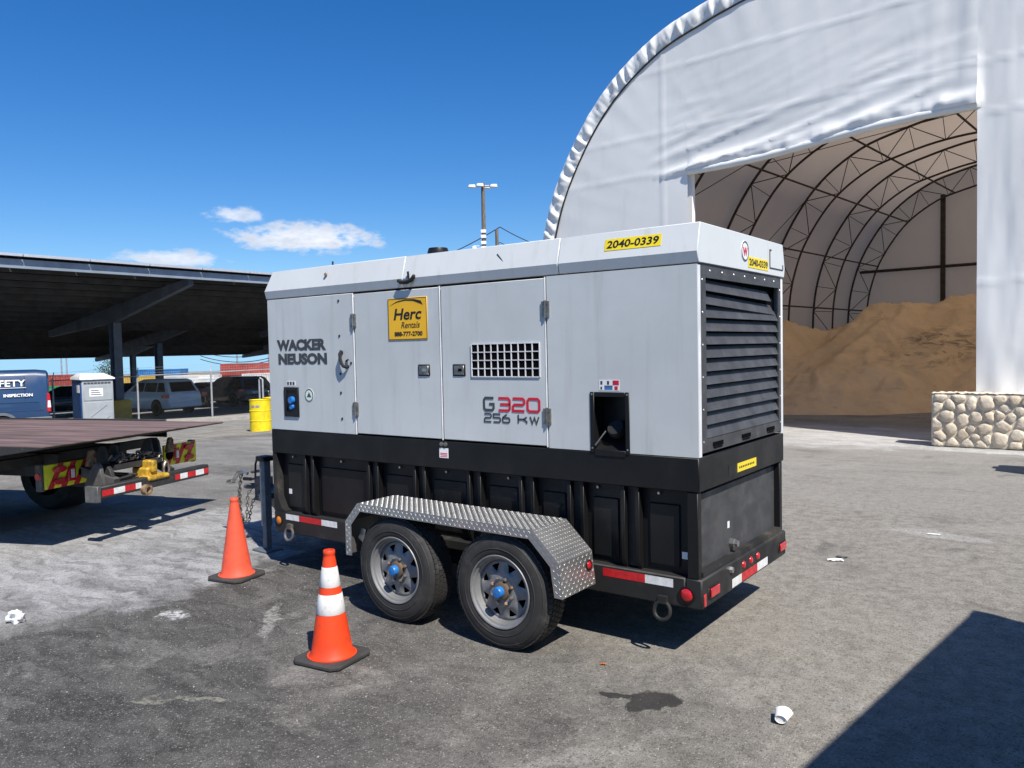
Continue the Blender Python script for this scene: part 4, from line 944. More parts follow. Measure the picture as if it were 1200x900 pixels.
# ---- axles and wheels
for x in (-2.121, -1.169):
    q = MB(); q.tube([(x, -.3, .383), (x, WD+.3, .383)], .05, 10); part('axle', q, M_blackp, gen)
q = MB()
for y in (.05, WD-.05):
    for x in (-2.121, -1.169):
        q.tube([(x-.42, y, .40), (x-.2, y, .44), (x, y, .455), (x+.2, y, .44), (x+.42, y, .40)], .03, 6)
part('leaf_spring', q, M_blackp, gen)
RW = .383
def wheel(c, sgn):
    """wheel centred at c, outer face towards sgn*y"""
    c = Vector(c); ax = Vector((0, sgn, 0)); n = 64
    P = [(.236, .10), (.246, .112), (.262, .116), (.30, .118), (.335, .113), (.358, .102), (.372, .088), (.380, .07), (RW, .04), (RW, 0), (RW, -.04), (.380, -.07), (.372, -.088), (.335, -.113), (.27, -.116), (.236, -.10)]
    q = MB(); q.lathe(P, c, ax, n, closed=True)
    # flattened contact patch
    q.v = [(x, y, max(z, .003)) for x, y, z in q.v]
    tw = part('wheel', q, M_tyre, gen, smooth=50)
    q = MB(); NTb = 66
    for i in range(NTb):
        a0 = 2*math.pi*i/NTb
        for j, h in enumerate((-.072, -.036, 0, .036, .072)):
            a = a0+(j % 2)*math.pi/NTb; rr = RW+.0005-(.004 if abs(h) > .06 else 0); d = Vector((math.cos(a), 0, math.sin(a))); tg = Vector((-math.sin(a), 0, math.cos(a)))
            p = c+d*rr+ax*h
            if p.z < .012: continue
            q.obox(p, tg*.0145, ax*.0145, d*.0045)
    part('tread', q, M_tyre, tw, kind='stuff', smooth=0)
    for rr in (.345, .285):
        q = MB(); q.lathe([(rr-.004, .1175), (rr, .121), (rr+.004, .1165)] if rr < .3 else [(rr-.004, .1085), (rr, .112), (rr+.004, .1065)], c, ax, 48); part('sidewall_ring', q, M_tyre, tw)
    # rim: lip, barrel, spider
    P = [(.236, .098), (.243, .112), (.240, .118), (.232, .116), (.228, .100), (.216, .094), (.212, .078), (.205, .072), (.2, .05)]
    q = MB(); q.lathe(P, c, ax, 48); rim = part('rim', q, M_rim, tw)
    q = MB(); ref = Vector((1, 0, 0)); g2 = ax.cross(ref); H = lambda r: .055+.018*max(0, min(1, (.19-r)/.09))
    def pt_(r, a, dh=0): return c+ax*(H(r)+dh)+(ref*math.cos(a)+g2*math.sin(a))*r
    ns_ = 8; rad = [.04, .085, .11, .132, .178, .203]
    for k in range(ns_):
        A = 2*math.pi*k/ns_; st_ = 2*math.pi/ns_
        fr_ = [0, .25, .5, .75, 1.0]
        for ri in range(len(rad)-1):
            for fi in range(4):
                if ri == 3 and fi in (1, 2): continue
                def ang(r_i, f_i):
                    f = fr_[f_i]
                    if r_i == 3 and f_i in (1, 3): f = .5+(f-.5)*.18
                    return A+st_*f
                q.quad(pt_(rad[ri], ang(ri, fi)), pt_(rad[ri+1], ang(ri+1, fi)), pt_(rad[ri+1], ang(ri+1, fi+1)), pt_(rad[ri], ang(ri, fi+1)))
    me = q.mesh('rim_spider', False, 0); bm = bmesh.new(); bm.from_mesh(me); bmesh.ops.remove_doubles(bm, verts=bm.verts, dist=1e-4); bmesh.ops.recalc_face_normals(bm, faces=bm.faces); bm.to_mesh(me); bm.free(); me.shade_smooth(); me.set_sharp_from_angle(angle=R(40))
    sp_ = link('rim_spider', me, M_rim, tw); so = sp_.modifiers.new('thick', 'SOLIDIFY'); so.thickness = .008
    q = MB(); q.lathe([(.19, .03), (.195, -.06), (0, -.06)], c, ax, 24); part('brake_drum', q, M_hole, tw)
    q = MB(); q.lathe([(.062, .06), (.058, .095), (.045, .102), (0, .102)], c, ax, 24); part('hub', q, M_hub, tw)
    q = MB(); q.lathe([(.037, .10), (.037, .13), (.03, .14), (0, .143)], c, ax, 20); part('hub_cap', q, M_blue, tw)
    for k in range(8):
        a = 2*math.pi*(k+.5)/8; p = c+ax*.074+(ref*math.cos(a)+g2*math.sin(a))*.086
        q = MB(); q.lathe([(.012, 0), (.012, .016), (.007, .022), (0, .023)], p, ax, 6); part('lug_nut', q, M_zinc if k % 3 else M_rust, tw)
for x in (-2.121, -1.169):
    wheel((x, -.395, RW), -1)
for x in (-2.121, -1.169): wheel((x, WD+.395, RW), 1)
# ---- drawbar, jack, hitch, chains
q = MB(); q.bar((-L+.05, .2, .43), (-5.3, .78, .46), .09, .15); q.bar((-L+.05, WD-.2, .43), (-5.3, .82, .46), .09, .15); q.bar((-L, .8, .44), (-5.35, .8, .47), .1, .14); part('drawbar', q, M_blackp, gen)
q = MB(); q.box(-4.82, -4.76, .3, .52, .5, .56); q.box(-4.765, -4.685, .28, .36, .25, .92); q.box(-4.757, -4.693, .288, .352, .02, .26); jk = part('jack', q, M_jack, gen, bevel=.006)
q = MB(); q.box(-4.79, -4.66, .255, .385, .9, .95); part('jack_cap', q, M_blackp, jk, bevel=.008)
q = MB(); q.box(-4.84, -4.61, .22, .42, .002, .022); part('jack_foot', q, M_jack, jk, bevel=.004)
q = MB(); q.tube([(-4.77, .3, .91), (-4.83, .3, .90), (-4.85, .3, .86), (-4.86, .3, .72), (-4.90, .3, .705), (-5.02, .3, .70)], .011, 8); q.tube([(-4.93, .3, .703), (-5.05, .3, .698)], .018, 8); part('jack_crank', q, M_blackp, jk)
q = MB(); q.box(-5.5, -5.33, .74, .86, .36, .62); q.tube([(-5.62+.075*math.cos(2*math.pi*k/18), .8+.075*math.sin(2*math.pi*k/18), .50) for k in range(18)], .022, 8, closed=True); q.tube([(-5.45, .8, .6), (-5.45, .8, .68), (-5.6, .78, .66)], .018, 8); part('hitch_coupler', q, M_chasg, gen, bevel=.004)
def chain(P, name='safety_chain'):
    q = MB(); pts = catmull(P, 14) if False else None
    P = [Vector(p) for p in P]; seg = []
    for a, c in zip(P, P[1:]):
        k = max(1, int((c-a).length/.034)); seg += [a.lerp(c, i/k) for i in range(k)]
    for i in range(len(seg)-1):
        a, c = seg[i], seg[i+1]; d = (c-a); m_ = (a+c)/2; d.normalize(); s = d.orthogonal().normalized(); 
        if i % 2: s = d.cross(s)
        q.tube([m_+d*.024*math.cos(2*math.pi*k/8)+s*.013*math.sin(2*math.pi*k/8) for k in range(8)], .0055, 4, closed=True)
    part(name, q, M_chain, gen, smooth=0)
chain([(-5.38, .5, .70), (-5.40, .49, .55), (-5.39, .48, .3), (-5.34, .48, .2), (-5.30, .49, .24), (-5.28, .5, .5), (-5.22, .6, .6)])
chain([(-5.42, .52, .68), (-5.44, .5, .5), (-5.42, .49, .28), (-5.35, .48, .17), (-5.28, .5, .2), (-5.24, .52, .4), (-5.2, .62, .55)])
q = MB(); q.tube([(-5.30, .52, .70), (-5.36, .5, .72), (-5.44, .5, .70), (-5.56, .52, .60)], .02, 8); q.tube([(-5.56, .52, .6), (-5.68, .54, .575)], .026, 8); part('coupler_handle', q, M_zinc, gen)
for (a, c) in (((-4.2, .55, .5), (-5.3, .7, .52)),): q = MB(); q.tube([a, ((a[0]+c[0])/2, (a[1]+c[1])/2, .36), c], .012, 6); part('light_cable', q, M_wire, gen)

# ================================================================== TRAFFIC CONES
def cone(loc, rz, label, body, collars, lean=(0, 0)):
    t = thing('traffic_cone', label, 'traffic cone', loc, rz, 'traffic cones beside the trailer', local=True)
    q = MB(); h = .19; c = .045
    q.prism([(-h+c, -h), (h-c, -h), (h, -h+c), (h, h-c), (h-c, h), (-h+c, h), (-h, h-c), (-h, -h+c)], (0, 0, .004), (1, 0, 0), (0, 1, 0), (0, 0, .028)); part('base', q, M_rubber, t, bevel=.008, seg=2)
    rr = lambda z: .135+(.033-.135)*(z-.03)/.66
    P = [(.147, .032), (.142, .045), (rr(.06), .06)]+[(rr(.06+.06*i), .06+.06*i) for i in range(1, 11)]+[(rr(.675), .675), (.038, .68), (.038, .698), (.034, .705), (.026, .705), (.024, .66)]
    q = MB(); q.lathe(P, (0, 0, 0), (0, 0, 1), 40); part('cone_body', q, body, t, smooth=50)
    q = MB(); q.lathe([(.155, .032), (.156, .037), (.146, .038)], (0, 0, 0), (0, 0, 1), 40); part('base_lip', q, body, t)
    for z0, z1 in collars:
        q = MB(); q.lathe([(rr(z0)+.0005, z0), (rr(z0)+.002, z0+.002), (rr(z1)+.002, z1-.002), (rr(z1)+.0005, z1)], (0, 0, 0), (0, 0, 1), 40); part('reflective_collar', q, M_conew, t, smooth=50)
    return t
cone((-4.15, -.43, 0), R(12), 'plain faded orange traffic cone near the trailer jack', M_conef, ())
cone((-1.985, -1.215, 0), R(8), 'orange traffic cone with two white reflective bands beside the front wheel', M_coneo, ((.305, .43), (.475, .60)))

# ================================================================== FLATBED TOW TRUCK (local: x rearward, tail edge at x = 0)
tow = thing('flatbed_truck', 'tail of a flatbed tow truck with rusty deck and wheel lift', 'truck', (-6.5, .08, 0), R(18), local=True)
DK = 1.115
q = MB(); q.prism([(0, DK), (-.02, DK-.012), (-1.5, DK-.22), (-7, DK-.22), (-7, DK), (-1.3, DK+.0)], (0, -1.3, 0), (1, 0, 0), (0, 0, 1), (0, 2.6, 0)); deck = part('deck', q, M_chas, tow)
npl = 7
for i in range(npl):
    y0 = -1.295+2.59*i/npl; q = MB(); q.box(-7, -.004, y0+.002, y0+2.59/npl-.002, DK+.001, DK+.008); part('deck_plate', q, M_deck, deck)
for y in (-1.32, 1.3):
    q = MB(); q.box(-7, -.9, y, y+.02, DK-.2, DK+.03); part('side_rail', q, M_chas, tow, bevel=.004)
for i in range(14):
    x0 = -1.05-.3*i; q = MB(); q.box(x0-.3, x0, -1.3225, -1.32, DK-.10, DK-.05); part('reflective_tape', q, M_redtape if i % 2 else M_whitetape, tow)
for y in (-.48, .38): q = MB(); q.box(-7, -.75, y, y+.1, .68, .93); part('chassis_rail', q, M_chas, tow)
for x in (-1.0, -2.4, -4.0): q = MB(); q.box(x-.05, x+.05, -1.2, 1.2, .82, .92); part('cross_member', q, M_chas, tow)
# light panels
for ys, sg in ((-.86, 1), (.80, -1)):
    y0, y1 = ys, ys+.56; q = MB(); q.box(-.52, -.49, y0, y1, .62, .87); lp = part('light_panel', q, M_chevy, tow, bevel=.004)
    for k in range(3):
        a = y0+.015+.16*k; pl = []
        for (yy, zz) in ((a, .62), (a+.07, .62), (a+.07+.14, .87), (a+.14, .87)): pl.append((min(max(yy, y0+.003), y1-.003), zz))
        if pl[0][0] < pl[1][0]: q = MB(); q.prism(pl, (-.4895, 0, 0), (0, 1, 0), (0, 0, 1), (.002, 0, 0)); part('chevron_stripe', q, M_redtape, lp)
    for yy, zz, rx, rz in ((y0+.16, .81, .085, .036), (y0+.16, .685, .085, .036)) if sg > 0 else ((y1-.14, .81, .085, .04), (y1-.14, .685, .085, .036)):
        q = MB(); q.prism([(yy+math.cos(2*math.pi*k/16)*rx, zz+math.sin(2*math.pi*k/16)*rz) for k in range(16)], (-.487, 0, 0), (0, 1, 0), (0, 0, 1), (.022, 0, 0)); part('tail_lamp', q, M_red, lp, bevel=.006)
    yy = y0+.31 if sg > 0 else y0+.2
    q = MB(); q.box(-.487, -.47, yy-.05, yy+.05, .665, .82); part('tail_lamp', q, M_red, lp, bevel=.012)
    q = MB(); q.box(-.469, -.462, yy-.02, yy+.02, .70, .79); part('reverse_lamp', q, M_whitetape, lp)
    yy = y0+.46 if sg > 0 else y0+.08
    q = MB(); q.lathe([(0, .02), (.05, .018), (.06, 0)], (-.4875, yy, .745), (1, 0, 0), 16); part('tail_lamp', q, M_hole, lp)
    yo = y0 if sg > 0 else y1
    q = MB(); q.box(-.60, -.525, yo-.03, yo+.03, .60, .88); part('side_bracket', q, M_chasg, lp, bevel=.006)
    q = MB(); q.lathe([(0, .012), (.035, .01), (.04, 0)], (-.56, yo-.03 if sg > 0 else yo+.03, .755), (0, -1 if sg > 0 else 1, 0), 14); part('marker_lamp', q, M_red, lp)
# wheel-lift: cross bar, uprights, hooks, yellow winch block, chain bundle
q = MB(); q.box(-.10, -.0, -.66, 1.0, .50, .63); wl = part('lift_crossbar', q, M_chas, tow, bevel=.012)
for i, (a, c) in enumerate(((-.63, -.48), (-.48, -.33), (-.33, -.18), (-.18, -.1), (.42, .5), (.5, .62), (.62, .76), (.76, .9), (.9, .98))):
    q = MB(); q.box(0, .003, a, c, .528, .59); part('reflective_tape', q, M_whitetape if i % 2 else M_redtape, wl)
q = MB(); q.box(-.16, .012, -.70, -.655, .47, .64); part('bar_end', q, M_chasg, wl, bevel=.006)
q = MB(); q.box(-1.6, -.1, .02, .26, .48, .62); part('lift_boom', q, M_chas, tow)
def fin(y, x, zb, zt, ma, tk_=.05): 
    q = MB(); q.prism([(x-.16, zb), (x+.10, zb), (x+.06, zt-.04), (x+.02, zt), (x-.03, zt-.02)], (0, y, 0), (1, 0, 0), (0, 0, 1), (0, tk_, 0)); part('lift_bracket', q, ma, tow, bevel=.006)
fin(-.47, -.25, .60, .85, M_chasg); fin(-.38, -.2, .6, .8, M_chas)
for y in (-.22, -.06, .44, .56): fin(y, -.42, .76, 1.0, M_chasg, .035)
for y in (-.45, .72):
    q = MB(); q.prism([(0, .80), (.13, .80), (.12, .95), (.09, .98), (.05, .97)], (-.42, y, 0), (0, 1, 0), (0, 0, 1), (.05, 0, 0)); part('tie_hook', q, M_rust, tow, bevel=.01)
q = MB(); q.box(-.28, -.06, .06, .22, .60, .72); q.box(-.2, -.02, .10, .18, .66, .80); q.box(-.14, .02, .0, .32, .58, .635); part('winch_block', q, M_cast, tow, bevel=.02, seg=2)
q = MB(); q.lathe([(.035, -.03), (.06, -.03), (.06, .03), (.035, .03)], (.035, -.06, .50), (1, 0, 0), 18, closed=True); part('lift_ring', q, M_rust, wl)
for k in range(3):
    q = MB(); q.tube([(-.05-.03*k, .34+.04*math.cos(a)+.03*k, .66+.09*math.sin(a)) for a in [2*math.pi*i/14 for i in range(14)]], .014, 6, closed=True); part('chain_hook', q, M_chain, tow)
q = MB(); rs = random.Random(3)
for k in range(46):
    p = Vector((-.26+rs.uniform(-.08, .1), rs.uniform(-.25, .36), .84+rs.uniform(-.03, .035))); d = Vector((rs.uniform(-1, 1), rs.uniform(-1, 1), rs.uniform(-.4, .4))).normalized(); s = d.orthogonal().normalized()
    q.tube([p+d*.04*math.cos(2*math.pi*i/8)+s*.02*math.sin(2*math.pi*i/8) for i in range(8)], .009, 4, closed=True)
part('tow_chain', q, M_chain, tow, kind='stuff', smooth=0)
q = MB(); q.box(-.4, -.16, -.28, .4, .74, .80); part('chain_tray', q, M_chas, tow)
for y, dz in ((-.3, .2), (.3, .16), (-.15, .12)):
    q = MB(); q.tube([(-.6, y, .8), (-.35, y*.8, .8-dz), (-.12, y*.5+.05, .66)], .018, 6); part('hydraulic_hose', q, M_blackd, tow)
q = MB(); q.bar((-.5, -.4, .75), (-.08, -.36, .62), .09, .10); part('lift_arm', q, M_chasg, tow); q = MB(); q.bar((-.5, .55, .75), (-.08, .45, .62), .07, .08); part('lift_arm', q, M_chas, tow)
# plate and wheels
q = MB(); q.box(-.47, -.462, .44, .68, .63, .75); part('licence_plate', q, M_galv, tow)
def simple_wheel(par, c, ax, r, w_, rimma, name='wheel', hub=.55):
    q = MB(); q.lathe([(r*.58, w_/2*.8), (r*.7, w_/2), (r*.9, w_/2), (r, w_/2*.75), (r, -w_/2*.75), (r*.9, -w_/2), (r*.58, -w_/2)], c, ax, 32); t_ = part(name, q, M_tyre, par, smooth=50)
    q = MB(); q.lathe([(r*.6, w_/2*.8), (r*.56, w_/2*.7), (r*.5, w_/2*.35), (r*.2, w_/2*.5), (0, w_/2*.55)], c, ax, 24); part('rim', q, rimma, t_)
for x in (-2.35, -5.6):
    for y in (-1.0, 1.0): simple_wheel(tow, (x, y, .48), (0, 1 if y > 0 else -1, 0), .48, .5 if x > -3 else .28, M_rim)
for y in (-1.25, .75): q = MB(); q.box(-1.75, -1.735, y, y+.5, .28, .80); part('mud_flap', q, M_tyre, tow)

# ================================================================== BACKGROUND VEHICLES
def loft(q, secs, cap=True):
    n = len(secs[0]); o = len(q.v)
    for s in secs: q.v += [tuple(p) for p in s]
    for i in range(len(secs)-1):
        for k in range(n): q.f.append((o+i*n+k, o+i*n+(k+1) % n, o+(i+1)*n+(k+1) % n, o+(i+1)*n+k))
    if cap: q.f.append(tuple(o+k for k in range(n))); q.f.append(tuple(o+(len(secs)-1)*n+k for k in reversed(range(n))))
    return q
# blue cargo van: local x rearward, rear face at x = 0, near side = -y
vx, vy = at(57, 26.4)
van = thing('cargo_van', 'dark blue cargo van with white lettering parked by the chain-link fence', 'van', (vx, vy, gz(vx-1)), R(68), local=True); van.scale = (.88, .88, .88)
def vsec(x, top, hw, zb=.42, tum=.14):
    pts = []
    for yy, zz in ((-hw+.03, zb), (-hw, zb+.12), (-hw, 1.05), (-hw+.02, 1.35), (-hw+.05, 1.7), (-hw+tum, top-.22), (-hw+tum+.06, top-.08), (-hw+tum+.2, top)): pts.append((x, 1.03+yy, zz))
    return pts+[(x, 2.06-p[1], p[2]) for p in reversed(pts)]
q = MB(); loft(q, [vsec(0, 2.36, .97), vsec(-.05, 2.46, 1.02), vsec(-.4, 2.5, 1.03), vsec(-3.6, 2.5, 1.03), vsec(-4.1, 2.42, 1.02), vsec(-4.75, 1.75, .98), vsec(-5.0, 1.3, .96), vsec(-5.5, 1.12, .9), vsec(-5.6, .9, .85)])
body = part('body', q, M_vblue, van, bevel=.02, smooth=45)
q = MB(); q.box(-1.05, .07, -.015, .4, .38, .74); q.box(-.02, .08, .4, 2.07, .38, .68); part('rear_bumper', q, M_vgrey, van, bevel=.03, seg=2)
q = MB(); q.prism([(-2.2+.62*math.cos(math.pi*(1-k/12)), .42+.62*math.sin(math.pi*k/12)) for k in range(13)]+[(-1.25+.0, .42), (-2.2+.5*1, .42)], (0, -.02, 0), (1, 0, 0), (0, 0, 1), (0, .03, 0))
q = MB()
for k in range(12):
    a, c = math.pi*k/12, math.pi*(k+1)/12; X0 = -1.52
    q.add([(X0+r_*math.cos(t_), y_, .42+r_*math.sin(t_)) for r_ in (.44, .54) for t_ in (a, c) for y_ in (-.03, .02)], [(0, 2, 6, 4), (1, 5, 7, 3), (0, 4, 5, 1), (2, 3, 7, 6), (0, 1, 3, 2), (4, 6, 7, 5)])
part('wheel_arch', q, M_vgrey, van)
q = MB(); q.lathe([(0, .002), (.44, .002), (.44, 0)], (-1.52, -.006, .42), (0, -1, 0), 28); part('arch_gap', q, M_hole, van)
for x in (-1.52, -4.9):
    simple_wheel(van, (x, .1, .36), (0, -1, 0), .36, .24, M_zinc); simple_wheel(van, (x, 1.96, .36), (0, 1, 0), .36, .24, M_zinc)
q = MB(); q.prism([(-.10, .92), (.055, .92), (.02, 1.6), (-.07, 1.62)], (0, -.012, 0), (1, 0, 0), (0, 0, 1), (0, .1, 0)); tlv = part('tail_lamp', q, M_red, van, bevel=.015)
q = MB(); q.prism([(-.065, 1.08), (.045, 1.08), (.03, 1.34), (-.05, 1.34)], (0, -.016, 0), (1, 0, 0), (0, 0, 1), (0, .02, 0)); part('reverse_lamp', q, M_whitetape, tlv)
q = MB(); q.box(-3.4, -.2, -.012, .0, .98, 1.02); q.box(-3.4, -.35, -.006, .02, 1.3, 1.315); part('side_moulding', q, M_vblue, van)
q = MB(); q.box(-.78, -.772, .02, .09, 1.35, 2.3); part('panel_seam', q, M_hole, van)
vn = Vector((0, -.09, .57)).normalized()
lettering('SAFETY', (-2.02, .035, 1.90), (1, 0, 0), Vector((0, .14, .8)).normalized(), 1.28, .25, M_white, van, .02, thick=.02)
q = MB(); q.box(-2.02, -.73, .02, .032, 1.845, 1.865); part('underline', q, M_white, van)
lettering('INSPECTION', (-1.45, .0, 1.52), (1, 0, 0), Vector((0, .04, .8)).normalized(), .92, .115, M_white, van, .04, thick=.02)

# portable toilet: local x along the visible grey side
px, py = at(95, 27.4)
pt = thing('portable_toilet', 'grey and blue portable toilet with white roof beside a canopy column', 'portable toilet', (px, py, gz(px)), R(80), local=True); pt.scale = (.88, .88, .88)
q = MB(); q.box(.02, 1.18, .02, 1.18, .1, 2.0); part('cabin', q, M_ptgrey, pt, bevel=.04, seg=2)
q = MB(); q.box(-.0, 1.2, 0, 1.2, 0, .12); part('skid', q, M_ptgrey, pt, bevel=.01)
for a in ((.08, 1.12, 1.18, 1.78), (.08, 1.12, .18, 1.12)):
    q = MB(); q.box(a[0], a[1], .0, .022, a[2], a[3]); part('side_panel', q, M_ptgrey, pt, bevel=.012)
for (x0, z0, x1, z1) in ((.3, .55, .9, 1.0), (.5, .2, 1.0, .55)): q = MB(); q.bar((x0, -.008, z0), (x1, -.008, z1), .03, .02, (0, 1, 0)); part('moulded_rib', q, M_ptgrey, pt)
for i in range(8): q = MB(); q.box(.1+.125*i, .2+.125*i, .008, .024, 1.84, 1.9); part('vent_slot', q, M_inkgrey, pt)
q = MB(); q.box(.28, .78, -.006, .0, 1.34, 1.66); sgn = part('notice', q, M_white, pt)
for i in range(3): q = MB(); q.box(.34, .72-.05*i, -.008, -.006, 1.40+.08*i, 1.43+.08*i); part('print_mark', q, M_inkgrey, sgn)
q = MB(); q.box(-.03, .03, .04, 1.16, .12, 1.98); dr = part('door', q, M_ptblue, pt, bevel=.015)
q = MB(); q.box(-.045, -.03, .15, .45, 1.5, 1.8); part('notice', q, M_white, dr)
q = MB(); loft(q, [[(-.07, -.05, 2.0), (1.25, -.05, 2.0), (1.25, 1.25, 2.0), (-.07, 1.25, 2.0)], [(-.05, -.04, 2.1), (1.23, -.04, 2.06), (1.23, 1.24, 2.06), (-.05, 1.24, 2.1)], [(.1, .35, 2.26), (.95, .35, 2.24), (.95, .85, 2.24), (.1, .85, 2.26)]]); part('roof', q, M_ptroof, pt, bevel=.015)

# generic car (local x rearward, rear at x = 0, width centred)
def car(u, depth, rz, label, paint, suv=True, pick=False):
    cx, cy = at(u, depth); t = thing('parked_car', label, 'car', (cx, cy, gz(cx)), rz, 'cars parked under the canopies', local=True)
    zr, hw = (1.72, .93) if suv else (1.5, .9)
    q = MB()
    def bs(x, zb, zt, h): return [(x, -h+.06, zb), (x, -h, zb+.15), (x, -h, zt-.18), (x, -h+.06, zt), (x, h-.06, zt), (x, h, zt-.18), (x, h, zb+.15), (x, h-.06, zb)]
    loft(q, [bs(.0, .5, .95, hw-.06), bs(-.06, .34, 1.08, hw), bs(-.5, .3, 1.1, hw), bs(-3.2, .3, 1.06, hw), bs(-4.4, .33, .95, hw-.03), bs(-4.7, .4, .78, hw-.15)]); bd = part('body', q, paint, t, bevel=.02, smooth=45)
    def gs(z, a, b_, h): return [(a, -h, z), (b_, -h, z), (b_, h, z), (a, h, z)]
    q = MB(); loft(q, [gs(1.04, -.06, -3.5, hw-.04), gs(1.08, -.08, -3.42, hw-.05), gs(zr-.1, -.42, -2.55, hw-.2), gs(zr, -.6, -2.3, hw-.32)]); part('cabin', q, paint, t, bevel=.03, smooth=45)
    k = (zr-.1-1.08); 
    def gp(x0b, x1b, x0t, x1t, s): 
        q = MB(); hb = hw-.05+.006; ht = hw-.2+.006; z0, z1 = 1.13, zr-.16; f0 = (z0-1.08)/k; f1 = (z1-1.08)/k
        y0 = (hb+(ht-hb)*f0)*s; y1 = (hb+(ht-hb)*f1)*s; q.add([(x0b, y0, z0), (x1b, y0, z0), (x1t, y1, z1), (x0t, y1, z1)], [(0, 1, 2, 3)]); part('side_window', q, M_glass, t)
    for s in (-1, 1): gp(-.35, -.95, -.55, -.98, s); gp(-1.02, -1.95, -1.05, -1.9, s); gp(-2.02, -2.95, -1.97, -2.55, s)
    q = MB(); z0, z1 = 1.12, zr-.14; f0, f1 = (z0-1.08)/k, (z1-1.08)/k; q.add([(-.08-.34*f0+.012, -.7, z0), (-.08-.34*f0+.012, .7, z0), (-.08-.34*f1+.012, .6, z1), (-.08-.34*f1+.012, -.6, z1)], [(0, 1, 2, 3)]); part('rear_window', q, M_glass, t)
    for s in (-1, 1):
        q = MB(); q.prism([(-.32, .86), (-.32, 1.0), (.0, 1.03), (.0, .84)], (-.16, s*(hw-.02)-.0, 0), (0, s*-1, 0), (0, 0, 1), (.18, 0, 0)); part('tail_lamp', q, M_red, t)
    q = MB(); q.box(-.12, .05, -hw+.04, hw-.04, .36, .6); part('rear_bumper', q, M_vgrey if paint is not M_carw else paint, t, bevel=.03)
    q = MB(); q.box(.0, .012, -.26, .26, .72, .86); part('licence_plate', q, M_white, t)
    for x in (-.95, -3.75):
        for s in (-1, 1):
            q = MB(); q.lathe([(0, .002), (.40, .002), (.40, 0)], (x, s*(hw+.001), .38), (0, s, 0), 24); part('arch_gap', q, M_hole, t)
            simple_wheel(t, (x, s*(hw-.1), .36), (0, s, 0), .36, .23, M_rim)
    return t
car(217, 38.5, R(6), 'white SUV seen from behind through the chain-link fence', M_carw)
car(300, 47, R(4), 'black car parked behind the yellow barrel and fence', M_card)
car(180, 54, R(10), 'dark SUV parked behind the white SUV', M_carb)
car(262, 56, R(4), 'navy car parked deep under the canopy right of the white SUV', M_carb, False)
car(122, 48, R(60), 'black car half hidden behind the portable toilet', M_card)
car(312, 50, R(25), 'black SUV partly hidden by the generator', M_card)
car(40, 46, R(60), 'black car behind the blue van', M_card)

# ================================================================== CHAIN-LINK FENCE
fence = thing('chain_link_fence', 'chain-link fence with grey posts in front of the car park', 'fence', (-27.8, 11.46, gz(-27.8)))
FP = [(-41.5, 7.6), (-37.7, 9.4), (-34.36, 11.26), (-31.07, 13.24), (-28.81, 15.28), (-26.7, 17.6), (-24.6, 20.0), (-22.5, 22.4)]
FP = [(CAM.x+(x-CAM.x)*.9, CAM.y+(y-CAM.y)*.9) for x, y in FP]
HF = 1.85
for x, y in FP:
    z = gz(x); q = MB(); q.tube([(x, y, z), (x, y, z+HF+.05)], .036, 8); q.lathe([(0, .03), (.03, .02), (.04, 0)], (x, y, z+HF+.05), (0, 0, 1), 8); q.tube([(x, y, z+HF), (x-.1, y+.1, z+HF+.32)], .018, 6); part('fence_post', q, M_galv, fence)
for (x0, y0), (x1, y1) in zip(FP, FP[1:]):
    a, c = Vector((x0, y0, gz(x0))), Vector((x1, y1, gz(x1)))
    q = MB(); q.tube([a+UP*HF, c+UP*HF], .022, 6); part('top_rail', q, M_galv, fence)
    for k in range(3): q = MB(); o_ = Vector((-.03*(k+1), .03*(k+1), HF+.1*(k+1))); q.tube([a+o_, c+o_], .004, 4); part('barbed_wire', q, M_galv, fence)
    q = MB(); Ln = (c-a).length; d = (c-a)/Ln; Hm = HF-.08; st_ = .075; nn = int((Ln+Hm)/st_); sid = Vector((d.y, -d.x, 0))
    for sg in (0, 1):
        for i in range(nn):
            t0 = -Hm+i*st_; p0, p1 = max(0, t0), min(Ln, t0+Hm)
            if p1-p0 < .02: continue
            h0, h1 = p0-t0, p1-t0
            if sg: h0, h1 = Hm-h0, Hm-h1
            A = a+d*p0+UP*(.05+h0); B = a+d*p1+UP*(.05+h1); e = sid*.002; f = UP*.002
            q.add([A-e, A+e, A+f, B-e, B+e, B+f], [(0, 1, 4, 3), (1, 2, 5, 4), (2, 0, 3, 5)])
    part('chain_link_mesh', q, M_mesh, fence, kind='stuff', smooth=0, recalc=False)

# ================================================================== YELLOW DRUMS
def drum(u, depth, label, r=.29, h=.88, txt=True, stick=False):
    x, y = at(u, depth); t = thing('yellow_barrel', label, 'barrel', (x, y, gz(x)), R(200), 'yellow barrels by the fence', local=True)
    P = [(0, .02), (r-.02, .02), (r, 0), (r, h*.32), (r+.012, h*.335), (r, h*.35), (r, h*.64), (r+.012, h*.655), (r, h*.67), (r, h-.01), (r+.012, h), (r-.012, h), (r-.015, h-.03), (0, h-.03)]
    q = MB(); q.lathe(P, (0, 0, 0), (0, 0, 1), 36); part('drum_shell', q, M_drum, t, smooth=40)
    if txt:
        fwd = Vector((CAM.x-x, CAM.y-y, 0)).normalized(); a0 = math.atan2(fwd.y, fwd.x)-R(200)-.35
        q = MB()
        for i in range(7):
            if i == 3: continue
            a = a0-.5+.12*i; q.obox(((r+.003)*math.cos(a), (r+.003)*math.sin(a), h*.8), Vector((-math.sin(a), math.cos(a), 0))*.022, (0, 0, .03), Vector((math.cos(a), math.sin(a), 0))*.002)
        part('stencil_mark', q, M_galv, t, kind='stuff')
    return t
drum(304, 22.4, 'yellow steel barrel with grey stencil marks at the kerb')
